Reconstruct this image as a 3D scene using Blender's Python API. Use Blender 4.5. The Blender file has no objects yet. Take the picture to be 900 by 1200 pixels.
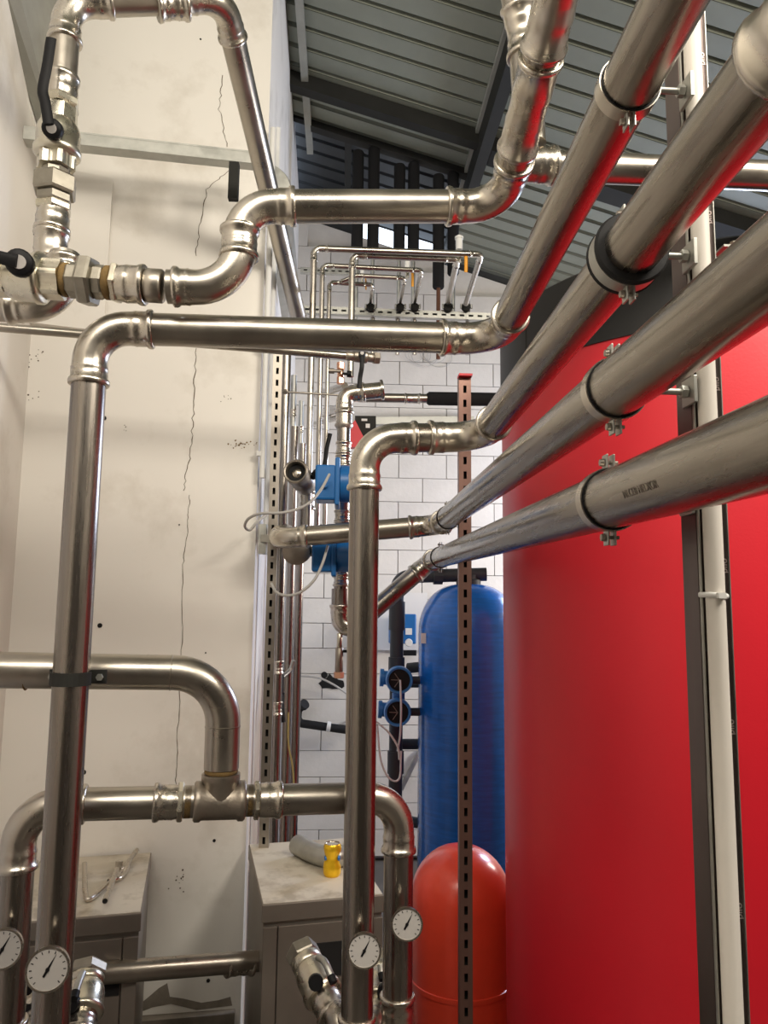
import bpy, math, random
from mathutils import Vector, Matrix
random.seed(7)
S = bpy.context.scene
COL = S.collection
PI = math.pi
V = Vector
# ------------------------------------------------------------------ camera
F = 880.0
CAM = V((0, 0, 2.0))
zc = V((80, 7200, -880)).normalized()              # world up seen in camera axes
yc = V((402 - 450, -(703 - 600), -F)); yc = (yc - zc * yc.dot(zc)).normalized()
xc = yc.cross(zc).normalized()
R = Matrix((xc, yc, zc))                            # rows: camera axes -> world axes
cam_d = bpy.data.cameras.new('camera')
cam_d.sensor_fit = 'HORIZONTAL'; cam_d.sensor_width = 36.0; cam_d.lens = F / 900 * 36
cam_d.clip_start = 0.02
cam = bpy.data.objects.new('camera', cam_d); COL.objects.link(cam)
cam.matrix_world = Matrix.Translation(CAM) @ R.to_4x4()
S.camera = cam

def P(px, py, Y):
    """world point seen at a photo pixel, standing at depth Y"""
    d = R @ V((px - 450, 600 - py, -F))
    return CAM + d * (Y / d.y)
def PZ(px, py, z):
    d = R @ V((px - 450, 600 - py, -F))
    return CAM + d * ((z - CAM.z) / d.z)
# ------------------------------------------------------------------ view, world, lights
S.view_settings.view_transform = 'Standard'; S.view_settings.look = 'None'
S.view_settings.gamma = 1.0; S.view_settings.use_curve_mapping = False
S.view_settings.exposure = 0.0
w = bpy.data.worlds.new('sky'); S.world = w; w.use_nodes = True
bg = w.node_tree.nodes['Background']; bg.inputs[0].default_value = (0.75, 0.85, 1.0, 1); bg.inputs[1].default_value = 3.0

def area(name, loc, target, sx, sy, power, col):
    l = bpy.data.lights.new(name, 'AREA'); l.shape = 'RECTANGLE'; l.size = sx; l.size_y = sy
    l.energy = power; l.color = col
    o = bpy.data.objects.new(name, l); COL.objects.link(o); o.location = loc
    o.rotation_euler = (V(target) - V(loc)).to_track_quat('-Z', 'Y').to_euler()
    return o
WARM = (1.0, 0.915, 0.79)
area('tube_lamp_light', (1.7, 0.3, 3.9), (-0.6, 2.8, 1.45), 1.2, 0.5, 82, WARM)
area('rear_lamp_light', (-0.1, -1.2, 4.6), (0.0, 1.6, 1.9), 2.6, 0.8, 104, WARM)
area('far_wall_fill', (3.1, 4.5, 2.5), (0.4, 6.1, 1.1), 0.8, 0.6, 62, (1.0, 0.91, 0.80))  # unseen fill light added to brighten the far block wall
area('daylight_opening', (2.9, 5.5, 3.1), (-0.4, 3.7, 1.9), 0.7, 0.8, 80, (0.60, 0.72, 1.0))

# ------------------------------------------------------------------ materials
def mat(name, col, rough=0.5, metal=0.0, var=0.0, vscale=8.0, bump=0.0, bscale=40.0, stretch=None,
        col2=None, rvar=0.0, thr=None, coat=0.0):
    m = bpy.data.materials.new(name); m.use_nodes = True
    nt = m.node_tree; b = nt.nodes['Principled BSDF']
    b.inputs['Base Color'].default_value = (*col, 1); b.inputs['Roughness'].default_value = rough
    b.inputs['Metallic'].default_value = metal
    if coat: b.inputs['Coat Weight'].default_value = coat; b.inputs['Coat Roughness'].default_value = 0.12
    tc = nt.nodes.new('ShaderNodeTexCoord'); mp = nt.nodes.new('ShaderNodeMapping')
    nt.links.new(tc.outputs['Object'], mp.inputs[0])
    if stretch: mp.inputs['Scale'].default_value = stretch
    if var or col2 or rvar:
        n = nt.nodes.new('ShaderNodeTexNoise'); n.inputs['Scale'].default_value = vscale; n.inputs['Detail'].default_value = 6
        n.inputs['Roughness'].default_value = 0.62
        nt.links.new(mp.outputs[0], n.inputs['Vector'])
        rp = nt.nodes.new('ShaderNodeValToRGB')
        lo, hi = thr or (0.3, 0.7)
        rp.color_ramp.elements[0].position = lo; rp.color_ramp.elements[1].position = hi
        c2 = col2 or tuple(c * (1 - var) for c in col)
        rp.color_ramp.elements[0].color = (*c2, 1); rp.color_ramp.elements[1].color = (*col, 1)
        nt.links.new(n.outputs[0], rp.inputs[0]); nt.links.new(rp.outputs[0], b.inputs['Base Color'])
        if rvar:
            mr = nt.nodes.new('ShaderNodeMapRange')
            mr.inputs['From Min'].default_value = 0.3; mr.inputs['From Max'].default_value = 0.7
            mr.inputs['To Min'].default_value = rough - rvar; mr.inputs['To Max'].default_value = rough + rvar
            nt.links.new(n.outputs[0], mr.inputs[0]); nt.links.new(mr.outputs[0], b.inputs['Roughness'])
    if bump:
        n2 = nt.nodes.new('ShaderNodeTexNoise'); n2.inputs['Scale'].default_value = bscale; n2.inputs['Detail'].default_value = 5
        nt.links.new(mp.outputs[0], n2.inputs['Vector'])
        bp = nt.nodes.new('ShaderNodeBump'); bp.inputs['Strength'].default_value = bump; bp.inputs['Distance'].default_value = 0.004
        nt.links.new(n2.outputs[0], bp.inputs['Height']); nt.links.new(bp.outputs[0], b.inputs['Normal'])
    return m

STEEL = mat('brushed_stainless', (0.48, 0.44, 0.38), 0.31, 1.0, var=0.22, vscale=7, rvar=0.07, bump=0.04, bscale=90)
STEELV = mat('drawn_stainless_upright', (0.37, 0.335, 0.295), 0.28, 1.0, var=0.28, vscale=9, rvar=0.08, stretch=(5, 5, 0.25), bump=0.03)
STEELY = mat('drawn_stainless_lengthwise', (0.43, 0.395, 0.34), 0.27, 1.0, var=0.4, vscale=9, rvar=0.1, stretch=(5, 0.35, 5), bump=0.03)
FIT = mat('press_fitting_steel', (0.61, 0.565, 0.49), 0.28, 1.0, var=0.12, vscale=14, rvar=0.05)
BRASS = mat('nickel_plated_brass', (0.72, 0.68, 0.56), 0.30, 1.0, var=0.2, vscale=20, rvar=0.08, bump=0.1)
CAST = mat('cast_steel_tee', (0.42, 0.37, 0.31), 0.42, 0.9, var=0.25, vscale=15, bump=0.2, bscale=120)
UNION = mat('zinc_union_iron', (0.36, 0.335, 0.28), 0.42, 0.9, var=0.25, vscale=30, bump=0.15)
HEMP = mat('brown_thread_seal', (0.24, 0.15, 0.05), 0.85, 0, var=0.4, vscale=60, bump=0.4, bscale=200)
COPPER = mat('copper', (0.80, 0.45, 0.30), 0.3, 1.0)
BLACK = mat('black_plastic', (0.006, 0.006, 0.007), 0.5)
RUBBER = mat('black_rubber', (0.014, 0.014, 0.015), 0.6, bump=0.1)
FOAM = mat('black_foam_insulation', (0.012, 0.012, 0.013), 0.85, bump=0.2)
GALV = mat('galvanised_steel', (0.50, 0.50, 0.46), 0.42, 0.85, var=0.25, vscale=18, rvar=0.08)
STRUT = mat('dull_strut_steel', (0.42, 0.38, 0.33), 0.40, 0.9, var=0.3, vscale=12, stretch=(1, 1, .4), rvar=0.06)
POSTM = mat('post_strut_steel', (0.17, 0.135, 0.125), 0.36, 0.9, var=0.3, vscale=12, stretch=(1, 1, .3))
RED = mat('red_insulation_jacket', (0.60, 0.009, 0.022), 0.42, 0, var=0.06, vscale=3, bump=0.06, bscale=160)
REDV = mat('red_vessel_enamel', (0.88, 0.075, 0.035), 0.28, 0, var=0.15, vscale=6, coat=0.3)
CAP = mat('black_tank_cap', (0.018, 0.018, 0.018), 0.5, bump=0.05)
BLUE = mat('blue_wound_fibreglass', (0.010, 0.17, 0.66), 0.25, 0, var=0.35, vscale=7, stretch=(1, 1, 9), bump=0.25, bscale=40, coat=0.3)
BLUEP = mat('blue_enamel', (0.012, 0.13, 0.38), 0.35)
BLUEL = mat('light_blue_plastic', (0.04, 0.22, 0.55), 0.4)
PVC = mat('dark_grey_pipe_plastic', (0.05, 0.055, 0.06), 0.5)
WPVC = mat('white_conduit', (0.70, 0.66, 0.60), 0.45, var=0.05)
CABLE = mat('grey_cable', (0.45, 0.44, 0.42), 0.5)
WCABLE = mat('white_cable', (0.75, 0.75, 0.72), 0.5)
ORANGE = mat('orange_lever', (0.75, 0.32, 0.01), 0.45)
PLASTER = mat('white_painted_plaster', (0.80, 0.77, 0.71), 0.85, 0, col2=(0.64, 0.60, 0.53), vscale=2.2, thr=(0.28, 0.46), bump=0.35, bscale=7)
PLAST2 = mat('whitewashed_side_wall', (0.80, 0.78, 0.74), 0.85, 0, col2=(0.60, 0.58, 0.54), vscale=3.5, thr=(0.3, 0.5), bump=0.5, bscale=12)
BLOCK = mat('painted_concrete_block', (0.72, 0.70, 0.66), 0.85, 0, var=0.12, vscale=5, bump=0.5, bscale=30)
MORTAR = mat('block_joint', (0.50, 0.48, 0.45), 0.9)
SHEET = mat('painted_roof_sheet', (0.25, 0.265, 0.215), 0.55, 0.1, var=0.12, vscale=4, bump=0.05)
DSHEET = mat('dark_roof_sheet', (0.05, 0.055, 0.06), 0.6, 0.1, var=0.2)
BEAM = mat('dark_beam_paint', (0.030, 0.030, 0.027), 0.7, 0.2, var=0.2)
GBEAM = mat('grey_beam', (0.33, 0.33, 0.29), 0.6, 0.1, var=0.25, vscale=6, bump=0.2)
CABM = mat('cabinet_steel', (0.27, 0.235, 0.20), 0.45, 0.55, var=0.18, vscale=5, rvar=0.06)
CABT = mat('dusty_cabinet_top', (0.62, 0.57, 0.47), 0.62, 0.25, col2=(0.42, 0.37, 0.29), vscale=9, thr=(0.35, 0.52), bump=0.1)
DARK = mat('dark_gap', (0.008, 0.008, 0.008), 0.9)
WHITE = mat('dial_white', (0.42, 0.40, 0.38), 0.5)
PANELW = mat('white_plastic', (0.72, 0.72, 0.7), 0.5)
CAN = mat('yellow_can_paint', (0.85, 0.52, 0.02), 0.28, 0.6)
CANB = mat('can_blue_print', (0.02, 0.16, 0.5), 0.35, 0.3)
FLOORM = mat('concrete_floor', (0.10, 0.09, 0.08), 0.8, var=0.3, vscale=3, bump=0.2)
WET = mat('dark_damp_plaster', (0.27, 0.235, 0.19), 0.9, var=0.4, vscale=12)
CRACK = mat('crack_shadow', (0.12, 0.09, 0.06), 0.95)
RUSTY = mat('rusty_pipe', (0.16, 0.07, 0.04), 0.7, 0.4, var=0.3)
LAMP = bpy.data.materials.new('lamp_tube_glow'); LAMP.use_nodes = True
_b = LAMP.node_tree.nodes['Principled BSDF']; _b.inputs['Emission Color'].default_value = (1, .9, .72, 1); _b.inputs['Emission Strength'].default_value = 9

for m_ in (BLACK, RUBBER, FOAM, CAP, PVC, BEAM):
    m_.node_tree.nodes['Principled BSDF'].inputs['Specular IOR Level'].default_value = 0.22
# ------------------------------------------------------------------ mesh helpers
def frame(d, up=None):
    d = d.normalized()
    u = V(up) if up is not None else (V((0, 0, 1)) if abs(d.z) < 0.9 else V((0, 1, 0)))
    a = u.cross(d).normalized(); b = d.cross(a).normalized()
    return a, b
class MB:
    def __init__(s): s.v = []; s.f = []; s.sm = []
    def face(s, f, sm=False): s.f.append(f); s.sm.append(sm)
    def box(s, c, dims, ax=None):
        c = V(c); hx, hy, hz = [d / 2 for d in dims]
        X, Y, Z = ax if ax else (V((1, 0, 0)), V((0, 1, 0)), V((0, 0, 1)))
        n = len(s.v)
        for k in (-1, 1):
            for j in (-1, 1):
                for i in (-1, 1): s.v.append(c + X * (hx * i) + Y * (hy * j) + Z * (hz * k))
        for q in ((0, 2, 3, 1), (4, 5, 7, 6), (0, 1, 5, 4), (2, 6, 7, 3), (0, 4, 6, 2), (1, 3, 7, 5)):
            s.face([n + t for t in q])
        return s
    def bar(s, a, b, wd, ht, up=(0, 0, 1)):
        a, b = V(a), V(b); d = (b - a); X, Y = frame(d, up)
        return s.box((a + b) / 2, (wd, ht, d.length), (X, Y, d.normalized()))
    def sweep(s, pts, rad, seg=20, caps=True, flat=1.0, up=None, sm=True, twist=0.0):
        pts = [V(p) for p in pts]; n = len(pts)
        if not hasattr(rad, '__len__'): rad = [rad] * n
        tang = []
        for i in range(n):
            a = pts[max(0, i - 1)]; b = pts[min(n - 1, i + 1)]
            t = (b - a)
            if t.length < 1e-7: t = pts[-1] - pts[0]
            tang.append(t.normalized())
        A, B = frame(tang[0], up); base = len(s.v)
        for i in range(n):
            if i:
                t0, t1 = tang[i - 1], tang[i]; ax = t0.cross(t1)
                if ax.length > 1e-6:
                    q = Matrix.Rotation(t0.angle(t1), 3, ax.normalized()); A = q @ A; B = q @ B
            for k in range(seg):
                a = 2 * PI * k / seg + twist
                s.v.append(pts[i] + A * (math.cos(a) * rad[i]) + B * (math.sin(a) * rad[i] * flat))
        for i in range(n - 1):
            for k in range(seg):
                k2 = (k + 1) % seg
                s.face([base + i * seg + k, base + i * seg + k2, base + (i + 1) * seg + k2, base + (i + 1) * seg + k], sm)
        if caps:
            s.face([base + k for k in range(seg)][::-1]); s.face([base + (n - 1) * seg + k for k in range(seg)])
        return s
    def lathe(s, o, d, prof, seg=28, sm=True, twist=0.0):
        o = V(o); d = V(d).normalized()
        pts = [o + d * h for h, r in prof]
        A, B = frame(d); base = len(s.v); n = len(prof)
        for p, (h, r) in zip(pts, prof):
            for k in range(seg):
                a = 2 * PI * k / seg + twist
                s.v.append(p + A * (math.cos(a) * r) + B * (math.sin(a) * r))
        for i in range(n - 1):
            for k in range(seg):
                k2 = (k + 1) % seg
                s.face([base + i * seg + k, base + i * seg + k2, base + (i + 1) * seg + k2, base + (i + 1) * seg + k], sm)
        s.face([base + k for k in range(seg)][::-1]); s.face([base + (n - 1) * seg + k for k in range(seg)])
        return s
    def quad(s, a, b, c, d):
        n = len(s.v); s.v += [V(a), V(b), V(c), V(d)]; s.face([n, n + 1, n + 2, n + 3]); return s
    def prism(s, poly, up):
        """poly: list of points of one face; up: extrusion vector"""
        n = len(s.v); m = len(poly); up = V(up)
        s.v += [V(p) for p in poly] + [V(p) + up for p in poly]
        s.face(list(range(n, n + m))[::-1]); s.face(list(range(n + m, n + 2 * m)))
        for i in range(m):
            j = (i + 1) % m; s.face([n + i, n + j, n + m + j, n + m + i])
        return s
ROOTS = {}
def offs(o):
    t = V((0, 0, 0))
    while o is not None: t += V(o.location); o = o.parent
    return t
def obj(name, mb, m, parent=None, bevel=0.0, sharp=None):
    t = offs(parent)
    me = bpy.data.meshes.new(name)
    me.from_pydata([tuple(v - t) for v in mb.v], [], mb.f)
    me.polygons.foreach_set('use_smooth', mb.sm)
    me.materials.append(m)
    if any(mb.sm):
        try: me.set_sharp_from_angle(angle=math.radians(50))
        except Exception: pass
    me.validate(); me.update()
    o = bpy.data.objects.new(name, me); COL.objects.link(o)
    if parent is not None: o.parent = parent
    if bevel:
        b = o.modifiers.new('bevel', 'BEVEL'); b.width = bevel; b.segments = 2; b.limit_method = 'ANGLE'
    return o
def thing(name, label, cat, loc, group=None):
    o = bpy.data.objects.new(name, None); COL.objects.link(o); o.location = V(loc)
    o.empty_display_size = 0.05
    o['label'] = label; o['category'] = cat
    if group: o['group'] = group
    return o
def tag(o, label, cat, group=None, kind=None):
    o['label'] = label; o['category'] = cat
    if group: o['group'] = group
    if kind: o['kind'] = kind
    return o
def struct(name, mb, m):
    o = obj(name, mb, m); o['kind'] = 'structure'; return o
def spline(pts, n=8):
    pts = [V(p) for p in pts]; out = []
    q = [pts[0] * 2 - pts[1]] + pts + [pts[-1] * 2 - pts[-2]]
    for i in range(1, len(q) - 2):
        for k in range(n):
            t = k / n
            a, b, c, d = q[i - 1], q[i], q[i + 1], q[i + 2]
            out.append(0.5 * ((2 * b) + (c - a) * t + (2 * a - 5 * b + 4 * c - d) * t * t + (3 * b - a - 3 * c + d) * t ** 3))
    out.append(pts[-1]); return out

# ------------------------------------------------------------------ pipe runs
def arc_pts(c, d0, d1, Rb, n=12):
    """points of the fillet at corner c between unit directions d0 (in) and d1 (out)"""
    th = d0.angle(d1); t = Rb * math.tan(th / 2)
    a = c - d0 * t; axis = d0.cross(d1).normalized()
    nrm = axis.cross(d0).normalized(); ctr = a + nrm * Rb
    return [ctr + Matrix.Rotation(th * k / n, 3, axis) @ (a - ctr) for k in range(n + 1)], t
def sock(r, sl, bead=1.2, body=1.075):
    """radius profile of a press socket from its mouth inwards"""
    return [(0, r * 1.01), (0, r * (bead - .06)), (r * .06, r * bead), (r * .20, r * (bead + .01)), (r * .34, r * (bead - .03)), (r * .42, r * body),
            (sl * .62, r * body), (sl * .70, r * (body + .02)), (sl * .8, r * 1.045), (sl, r * 1.03)]
def run(root, pts, r, Rb=None, m=STEEL, fm=FIT, press=True, sl=None, start=0.0, end=0.0, seg=28, mats=None, radii=None, sls=None):
    pts = [V(p) for p in pts]; Rb = Rb or r * 2.1; sl = sl if sl is not None else r * 1.45
    cuts = [(pts[0], None)]
    starts = [pts[0]]; ends = []
    for i in range(1, len(pts) - 1):
        d0 = (pts[i] - pts[i - 1]).normalized(); d1 = (pts[i + 1] - pts[i]).normalized()
        rb = radii[i - 1] if radii else Rb
        ap, t = arc_pts(pts[i], d0, d1, rb)
        a = ap[0] - d0 * sl; b = ap[-1] + d1 * sl
        mb = MB()
        if press:
            pr = sock(r, sl)
            path = [a + d0 * h for h, q in pr[:-1]] + ap + [b - d1 * h for h, q in reversed(pr[:-1])]
            rr = [q for h, q in pr[:-1]] + [r * 1.03] * len(ap) + [q for h, q in reversed(pr[:-1])]
            sweep_fix(mb, path, rr, d0, d1, seg)
        else:
            path = [a, a + d0 * (r * .08), a + d0 * (r * .1)] + ap + [b - d1 * (r * .1), b - d1 * (r * .08), b]
            rr = [r * 1.02, r * 1.03, r] + [r * 1.002] * len(ap) + [r, r * 1.03, r * 1.02]
            sweep_fix(mb, path, rr, d0, d1, seg)
        obj('elbow', mb, fm, root)
        ends.append(a + d0 * r * .3); starts.append(b - d1 * r * .3)
    ends.append(pts[-1])
    for i, (a, b) in enumerate(zip(starts, ends)):
        seg_d = (pts[i + 1] - pts[i]).normalized()
        if (b - a).dot(seg_d) <= r * .4: continue
        mm = mats[i] if mats else m
        obj('pipe', MB().sweep([a, a.lerp(b, .5), b], r, seg), mm, root)
def sweep_fix(mb, path, rr, d0, d1, seg):
    # coincident samples at a socket mouth would spoil tangents: nudge them
    out = []; 
    for i, p in enumerate(path):
        if i and (p - path[i - 1]).length < 1e-6:
            dd = d0 if i < len(path) / 2 else d1
            p = p + dd * 1e-4
        out.append(p)
    mb.sweep(out, rr, seg)
def coupling(root, a, d, r, L, name='coupling', m=FIT, one=False):
    """straight press sleeve starting at a"""
    d = V(d).normalized(); sl = L / 2
    pr = sock(r, sl)
    if one: prof = [(h, q) for h, q in pr] + [(L, r * 1.03)]
    else: prof = [(h, q) for h, q in pr] + [(L - h, q) for h, q in reversed(pr)]
    obj(name, MB().lathe(a, d, prof), m, root)
def stack(root, a, d, items):
    """items: (name, length, radius, kind, material) one behind the other along d"""
    a = V(a); d = V(d).normalized(); h = 0
    for name, L, r, kind, m in items:
        o = a + d * h; mb = MB(); e = min(.1 * r, L * .2)
        if kind == 'cyl': mb.lathe(o, d, [(0, r - e), (e, r), (L - e, r), (L, r - e)])
        elif kind == 'hex': mb.lathe(o, d, [(0, r * .93), (e, r), (L - e, r), (L, r * .93)], 6, False, .26)
        elif kind == 'oct': mb.lathe(o, d, [(0, r * .94), (e, r), (L - e, r), (L, r * .94)], 8, False, .2)
        elif kind == 'flute':
            base = len(mb.v); seg = 48; A, B = frame(d)
            for hh in (0, L):
                for k in range(seg):
                    t = 2 * PI * k / seg; q = r * (1 + .07 * (1 if math.cos(6 * t) > .1 else -1) * min(1, abs(math.cos(6 * t) - .1) * 4))
                    mb.v.append(o + d * hh + A * (math.cos(t) * q) + B * (math.sin(t) * q))
            for k in range(seg): mb.face([base + k, base + (k + 1) % seg, base + seg + (k + 1) % seg, base + seg + k])
            mb.face(list(range(base, base + seg))[::-1]); mb.face(list(range(base + seg, base + 2 * seg)))
        elif kind == 'sock': 
            pr = sock(r, L, 1.17); mb.lathe(o, d, [(L - t, q) for t, q in reversed(pr)])
        elif kind == 'sockr':
            pr = sock(r, L, 1.17); mb.lathe(o, d, pr)
        elif kind == 'ball': mb.lathe(o, d, [(0, r * .86), (L * .12, r * .95), (L * .3, r), (L * .72, r), (L * .8, r * 1.08), (L * .93, r * 1.08), (L, r * .98)])
        obj(name, mb, m, root); h += L
    return a + d * h

# ================================================================== SETTING
# --- building planes (z heights are absolute; camera at 2.0 m)
SLP = 0.29
def roofz(X): return 2.0 + 3.25 - SLP * X
WY = 6.2
struct('floor', MB().box((1.2, 1.0, -0.05), (6.4, 11.0, 0.1)), FLOORM)
# alcove back wall (turned a little) and left wall
AL = P(15, 620, 2.85); AR = P(300, 620, 3.1)
awd = (V((AR.x - AL.x, AR.y - AL.y, 0))).normalized(); awn = V((awd.y, -awd.x, 0))
b0 = V((AL.x, AL.y, 0)) - awd * 0.15; b1 = V((AR.x, AR.y, 0))
wall_back = struct('wall_back', MB().prism([b0, b1, b1 - awn * .12 + V((-.02, 0, 0)), b0 - awn * .12], (0, 0, 5.66)), PLASTER)
l0 = V((AL.x, AL.y, 0)); l1 = l0 + V((0.42, -2.6, 0)) * 1.0
wall_left = struct('wall_left', MB().prism([l0 + V((0, .1, 0)), V((l0.x + .30, 0.9, 0)), V((-1.5, -0.1, 0)), V((-1.5, -4.2, 0)), V((-1.75, -4.2, 0)), V((-1.75, 0, 0)), V((l0.x - .25, l0.y + .1, 0))], (0, 0, 5.7)), PLASTER)
s1 = V((-0.44, WY + .1, 0))
wall_side = struct('wall_side', MB().prism([b1, s1, s1 + V((-.12, 0, 0)), b1 + V((-.02, .10, 0))], (0, 0, 5.46)), PLAST2)
struct('wall_right', MB().box((4.3, 1.0, 2.2), (0.12, 11, 4.4)), BLOCK)
struct('wall_rear', MB().box((1.2, -4.3, 2.8), (6.4, 0.12, 5.6)), mat('dim_rear_wall', (0.30, .28, .25), .9))
# far block wall, every block its own piece
wt = lambda X: 2.0 + 3.19 - 0.308 * X
wb = struct('wall_far', MB().prism([(-.6, WY + .03, 0), (4.3, WY + .03, 0), (4.3, WY + .03, wt(4.3)), (-.6, WY + .03, wt(-.6))], (0, 0.15, 0)), MORTAR)
bm = bpy.data.meshes.new('block')
m_ = MB().box((0, 0, 0), (.394, .1, .195)); bm.from_pydata([tuple(v) for v in m_.v], [], m_.f); bm.materials.append(BLOCK)
zl = P(500, 562, WY).z; x0 = P(494.4, 577, WY).x
zrow = zl - .2 * round(zl / .2) 
k = 0
nb = 0
z = zl - .2 * int(zl / .2) + .1
row = 0
while z < 5.3:
    par = int(round((z - (zl - .1)) / .2)) % 2
    j = -4
    while True:
        X = x0 + .2 + .4 * j + (.2 if par else 0)
        j += 1
        if X < -.6: continue
        if X > 3.0 or z + .1 > wt(X + .2) + .02: break
        o = bpy.data.objects.new('block', bm); COL.objects.link(o)
        o.location = (X, WY + random.uniform(-.0025, .0015), z); o.rotation_euler = (0, random.uniform(-.003, .003), 0)
        o.parent = wb; nb += 1
    z += .2
obj('render_patch', MB().prism([(-.5, WY - .01, wt(-.5) - .5), (3.4, WY - .01, wt(3.4) - .12), (3.4, WY - .01, wt(3.4)), (-.5, WY - .01, wt(-.5))], (0, .06, 0)), BLOCK, wb)
for xa, xb in ((-.6, .12), (.86, 4.3)):
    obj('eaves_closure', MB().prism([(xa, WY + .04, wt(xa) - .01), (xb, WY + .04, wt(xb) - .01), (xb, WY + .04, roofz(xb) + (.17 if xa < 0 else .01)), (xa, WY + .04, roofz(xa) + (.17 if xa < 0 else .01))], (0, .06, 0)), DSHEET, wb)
# hole knocked in the far wall
hp = P(388, 801, WY - .055)
hm = MB(); ring = []
for k in range(18):
    a = 2 * PI * k / 18; q = .07 * (1 + .5 * math.cos(a) ** 2) * random.uniform(.75, 1.25)
    ring.append(hp + V((math.cos(a) * q * 1.1, 0, math.sin(a) * q * .7 + (0.03 if k == 5 else 0))))
hm.prism(ring, (0, .01, 0)); obj('hole', hm, DARK, wb)
hp = P(380, 791, WY - .055)
obj('hole', MB().lathe(hp, (0, 1, 0), [(0, .026), (.01, .026)], 14), DARK, wb)
# roof: one lapped steel panel per pitch, running down-slope
cb_ = MB()
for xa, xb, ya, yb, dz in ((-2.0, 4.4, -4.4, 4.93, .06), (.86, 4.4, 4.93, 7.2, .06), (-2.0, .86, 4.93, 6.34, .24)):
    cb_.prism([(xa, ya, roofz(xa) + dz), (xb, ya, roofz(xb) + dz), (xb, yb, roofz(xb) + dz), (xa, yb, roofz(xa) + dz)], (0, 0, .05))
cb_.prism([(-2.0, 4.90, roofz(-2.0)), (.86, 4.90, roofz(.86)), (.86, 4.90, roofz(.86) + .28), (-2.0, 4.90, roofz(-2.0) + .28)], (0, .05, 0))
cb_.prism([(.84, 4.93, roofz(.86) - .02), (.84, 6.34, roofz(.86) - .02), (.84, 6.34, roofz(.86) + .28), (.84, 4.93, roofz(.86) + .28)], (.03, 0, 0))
ceil = struct('ceiling', cb_, BEAM)
def panel_mesh(xa, xb, m, name):
    me = bpy.data.meshes.new(name); p = .165
    # pan with a raised narrow rib along its far edge
    prof = [(0, 0), (p * .80, .006), (p * .84, .034), (p * .96, .034), (p, .004)]
    v = []; f = []
    for X in (xa, xb):
        for y, h in prof: v.append((X, y, roofz(X) + h))
    n = len(prof)
    for i in range(n - 1): f.append((i, i + 1, n + i + 1, n + i))
    for X in (xa, xb):
        for y, h in prof: v.append((X, y, roofz(X) + h + .002))
    for i in range(n - 1): f.append((2 * n + i, 3 * n + i, 3 * n + i + 1, 2 * n + i + 1))
    me.from_pydata(v, [], f); me.materials.append(m); me.update(); return me
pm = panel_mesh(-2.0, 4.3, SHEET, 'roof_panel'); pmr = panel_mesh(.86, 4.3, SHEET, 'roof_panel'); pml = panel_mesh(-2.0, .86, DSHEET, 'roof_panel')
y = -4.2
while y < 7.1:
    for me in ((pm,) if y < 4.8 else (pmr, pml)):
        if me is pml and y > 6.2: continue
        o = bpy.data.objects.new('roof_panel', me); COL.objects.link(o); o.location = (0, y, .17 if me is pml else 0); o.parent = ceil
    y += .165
# beams
def rbeam(name, x0_, x1_, y0, y1, drop, m, lab):
    mb = MB().prism([(x0_, y0, roofz(x0_) - drop), (x1_, y0, roofz(x1_) - drop), (x1_, y0, roofz(x1_) - .002), (x0_, y0, roofz(x0_) - .002)], (0, y1 - y0, 0))
    return tag(obj(name, mb, m), lab, 'beam')
rbeam('roof_beam', -.42, .82, 4.42, 4.50, .10, BEAM, 'dark deep beam sloping down right under the roof sheets')
rbeam('roof_beam', .9, 4.2, 4.45, 4.62, .10, BEAM, 'black roof beam high at right behind the strut post')
bp_ = MB().box((.845, 2.0, roofz(.845) - .09), (.07, 6.6, .16)); o = tag(obj('roof_purlin', bp_, BEAM), 'long black purlin running away under the roof sheets', 'beam')
bp_ = MB().box((.80, 2.0, roofz(.8) - .02), (.02, 6.6, .035)); obj('flange', bp_, GBEAM, o)
bp_ = MB().box((-.30, 2.9, roofz(-.3) - .03), (.045, 4.6, .05)); tag(obj('roof_purlin', bp_, GBEAM), 'pale grey purlin along the top of the side wall', 'beam')
rbeam('roof_beam', -.3, .82, 4.86, 4.93, .05, BEAM, 'thin dark beam where the dark roof sheets begin')
for xx in (0.0,):
    bp_ = MB().box((-.02, 5.55, roofz(-.02) + .12), (.05, 1.2, .08)); tag(obj('roof_purlin', bp_, BEAM), 'short black purlin below the dark far roof sheets', 'beam')
# raised left boxing of the alcove and the beam over the left wall
def onwall(px, py, off=0.0):
    d = R @ V((px - 450, 600 - py, -F)); n = awn; q = b0 + n * off
    t = (q - CAM).dot(n) / d.dot(n); return CAM + d * t
a_, b_, c_, d_ = onwall(27, 212), onwall(130, 214), onwall(122, 392), onwall(20, 395)
b_ = V((c_.x, c_.y, b_.z)); a_ = V((d_.x, d_.y, b_.z)); d_.z = c_.z
trim = struct('trim_1', MB().prism([a_, b_, c_, d_], awn * .04), PLASTER)
bl = [P(42, 150, 2.7), P(0, 15, 2.34)]
dd = (bl[1] - bl[0]).normalized(); e0 = bl[0] - dd * .1; e1 = bl[0] + dd * 1.4
struct('trim_2', MB().prism([e0, e1, e1 + V((-.09, -.0, -.03)), e0 + V((-.09, 0, -.03))], (0, 0, 0.45)), PLASTER)
struct('trim_3', MB().prism([e0 + V((.004, 0, .02)), e1 + V((.004, 0, .02)), e1 + V((.09, 0, .10)), e0 + V((.055, 0, .02))], (0, 0, .8)), GBEAM)
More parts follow.
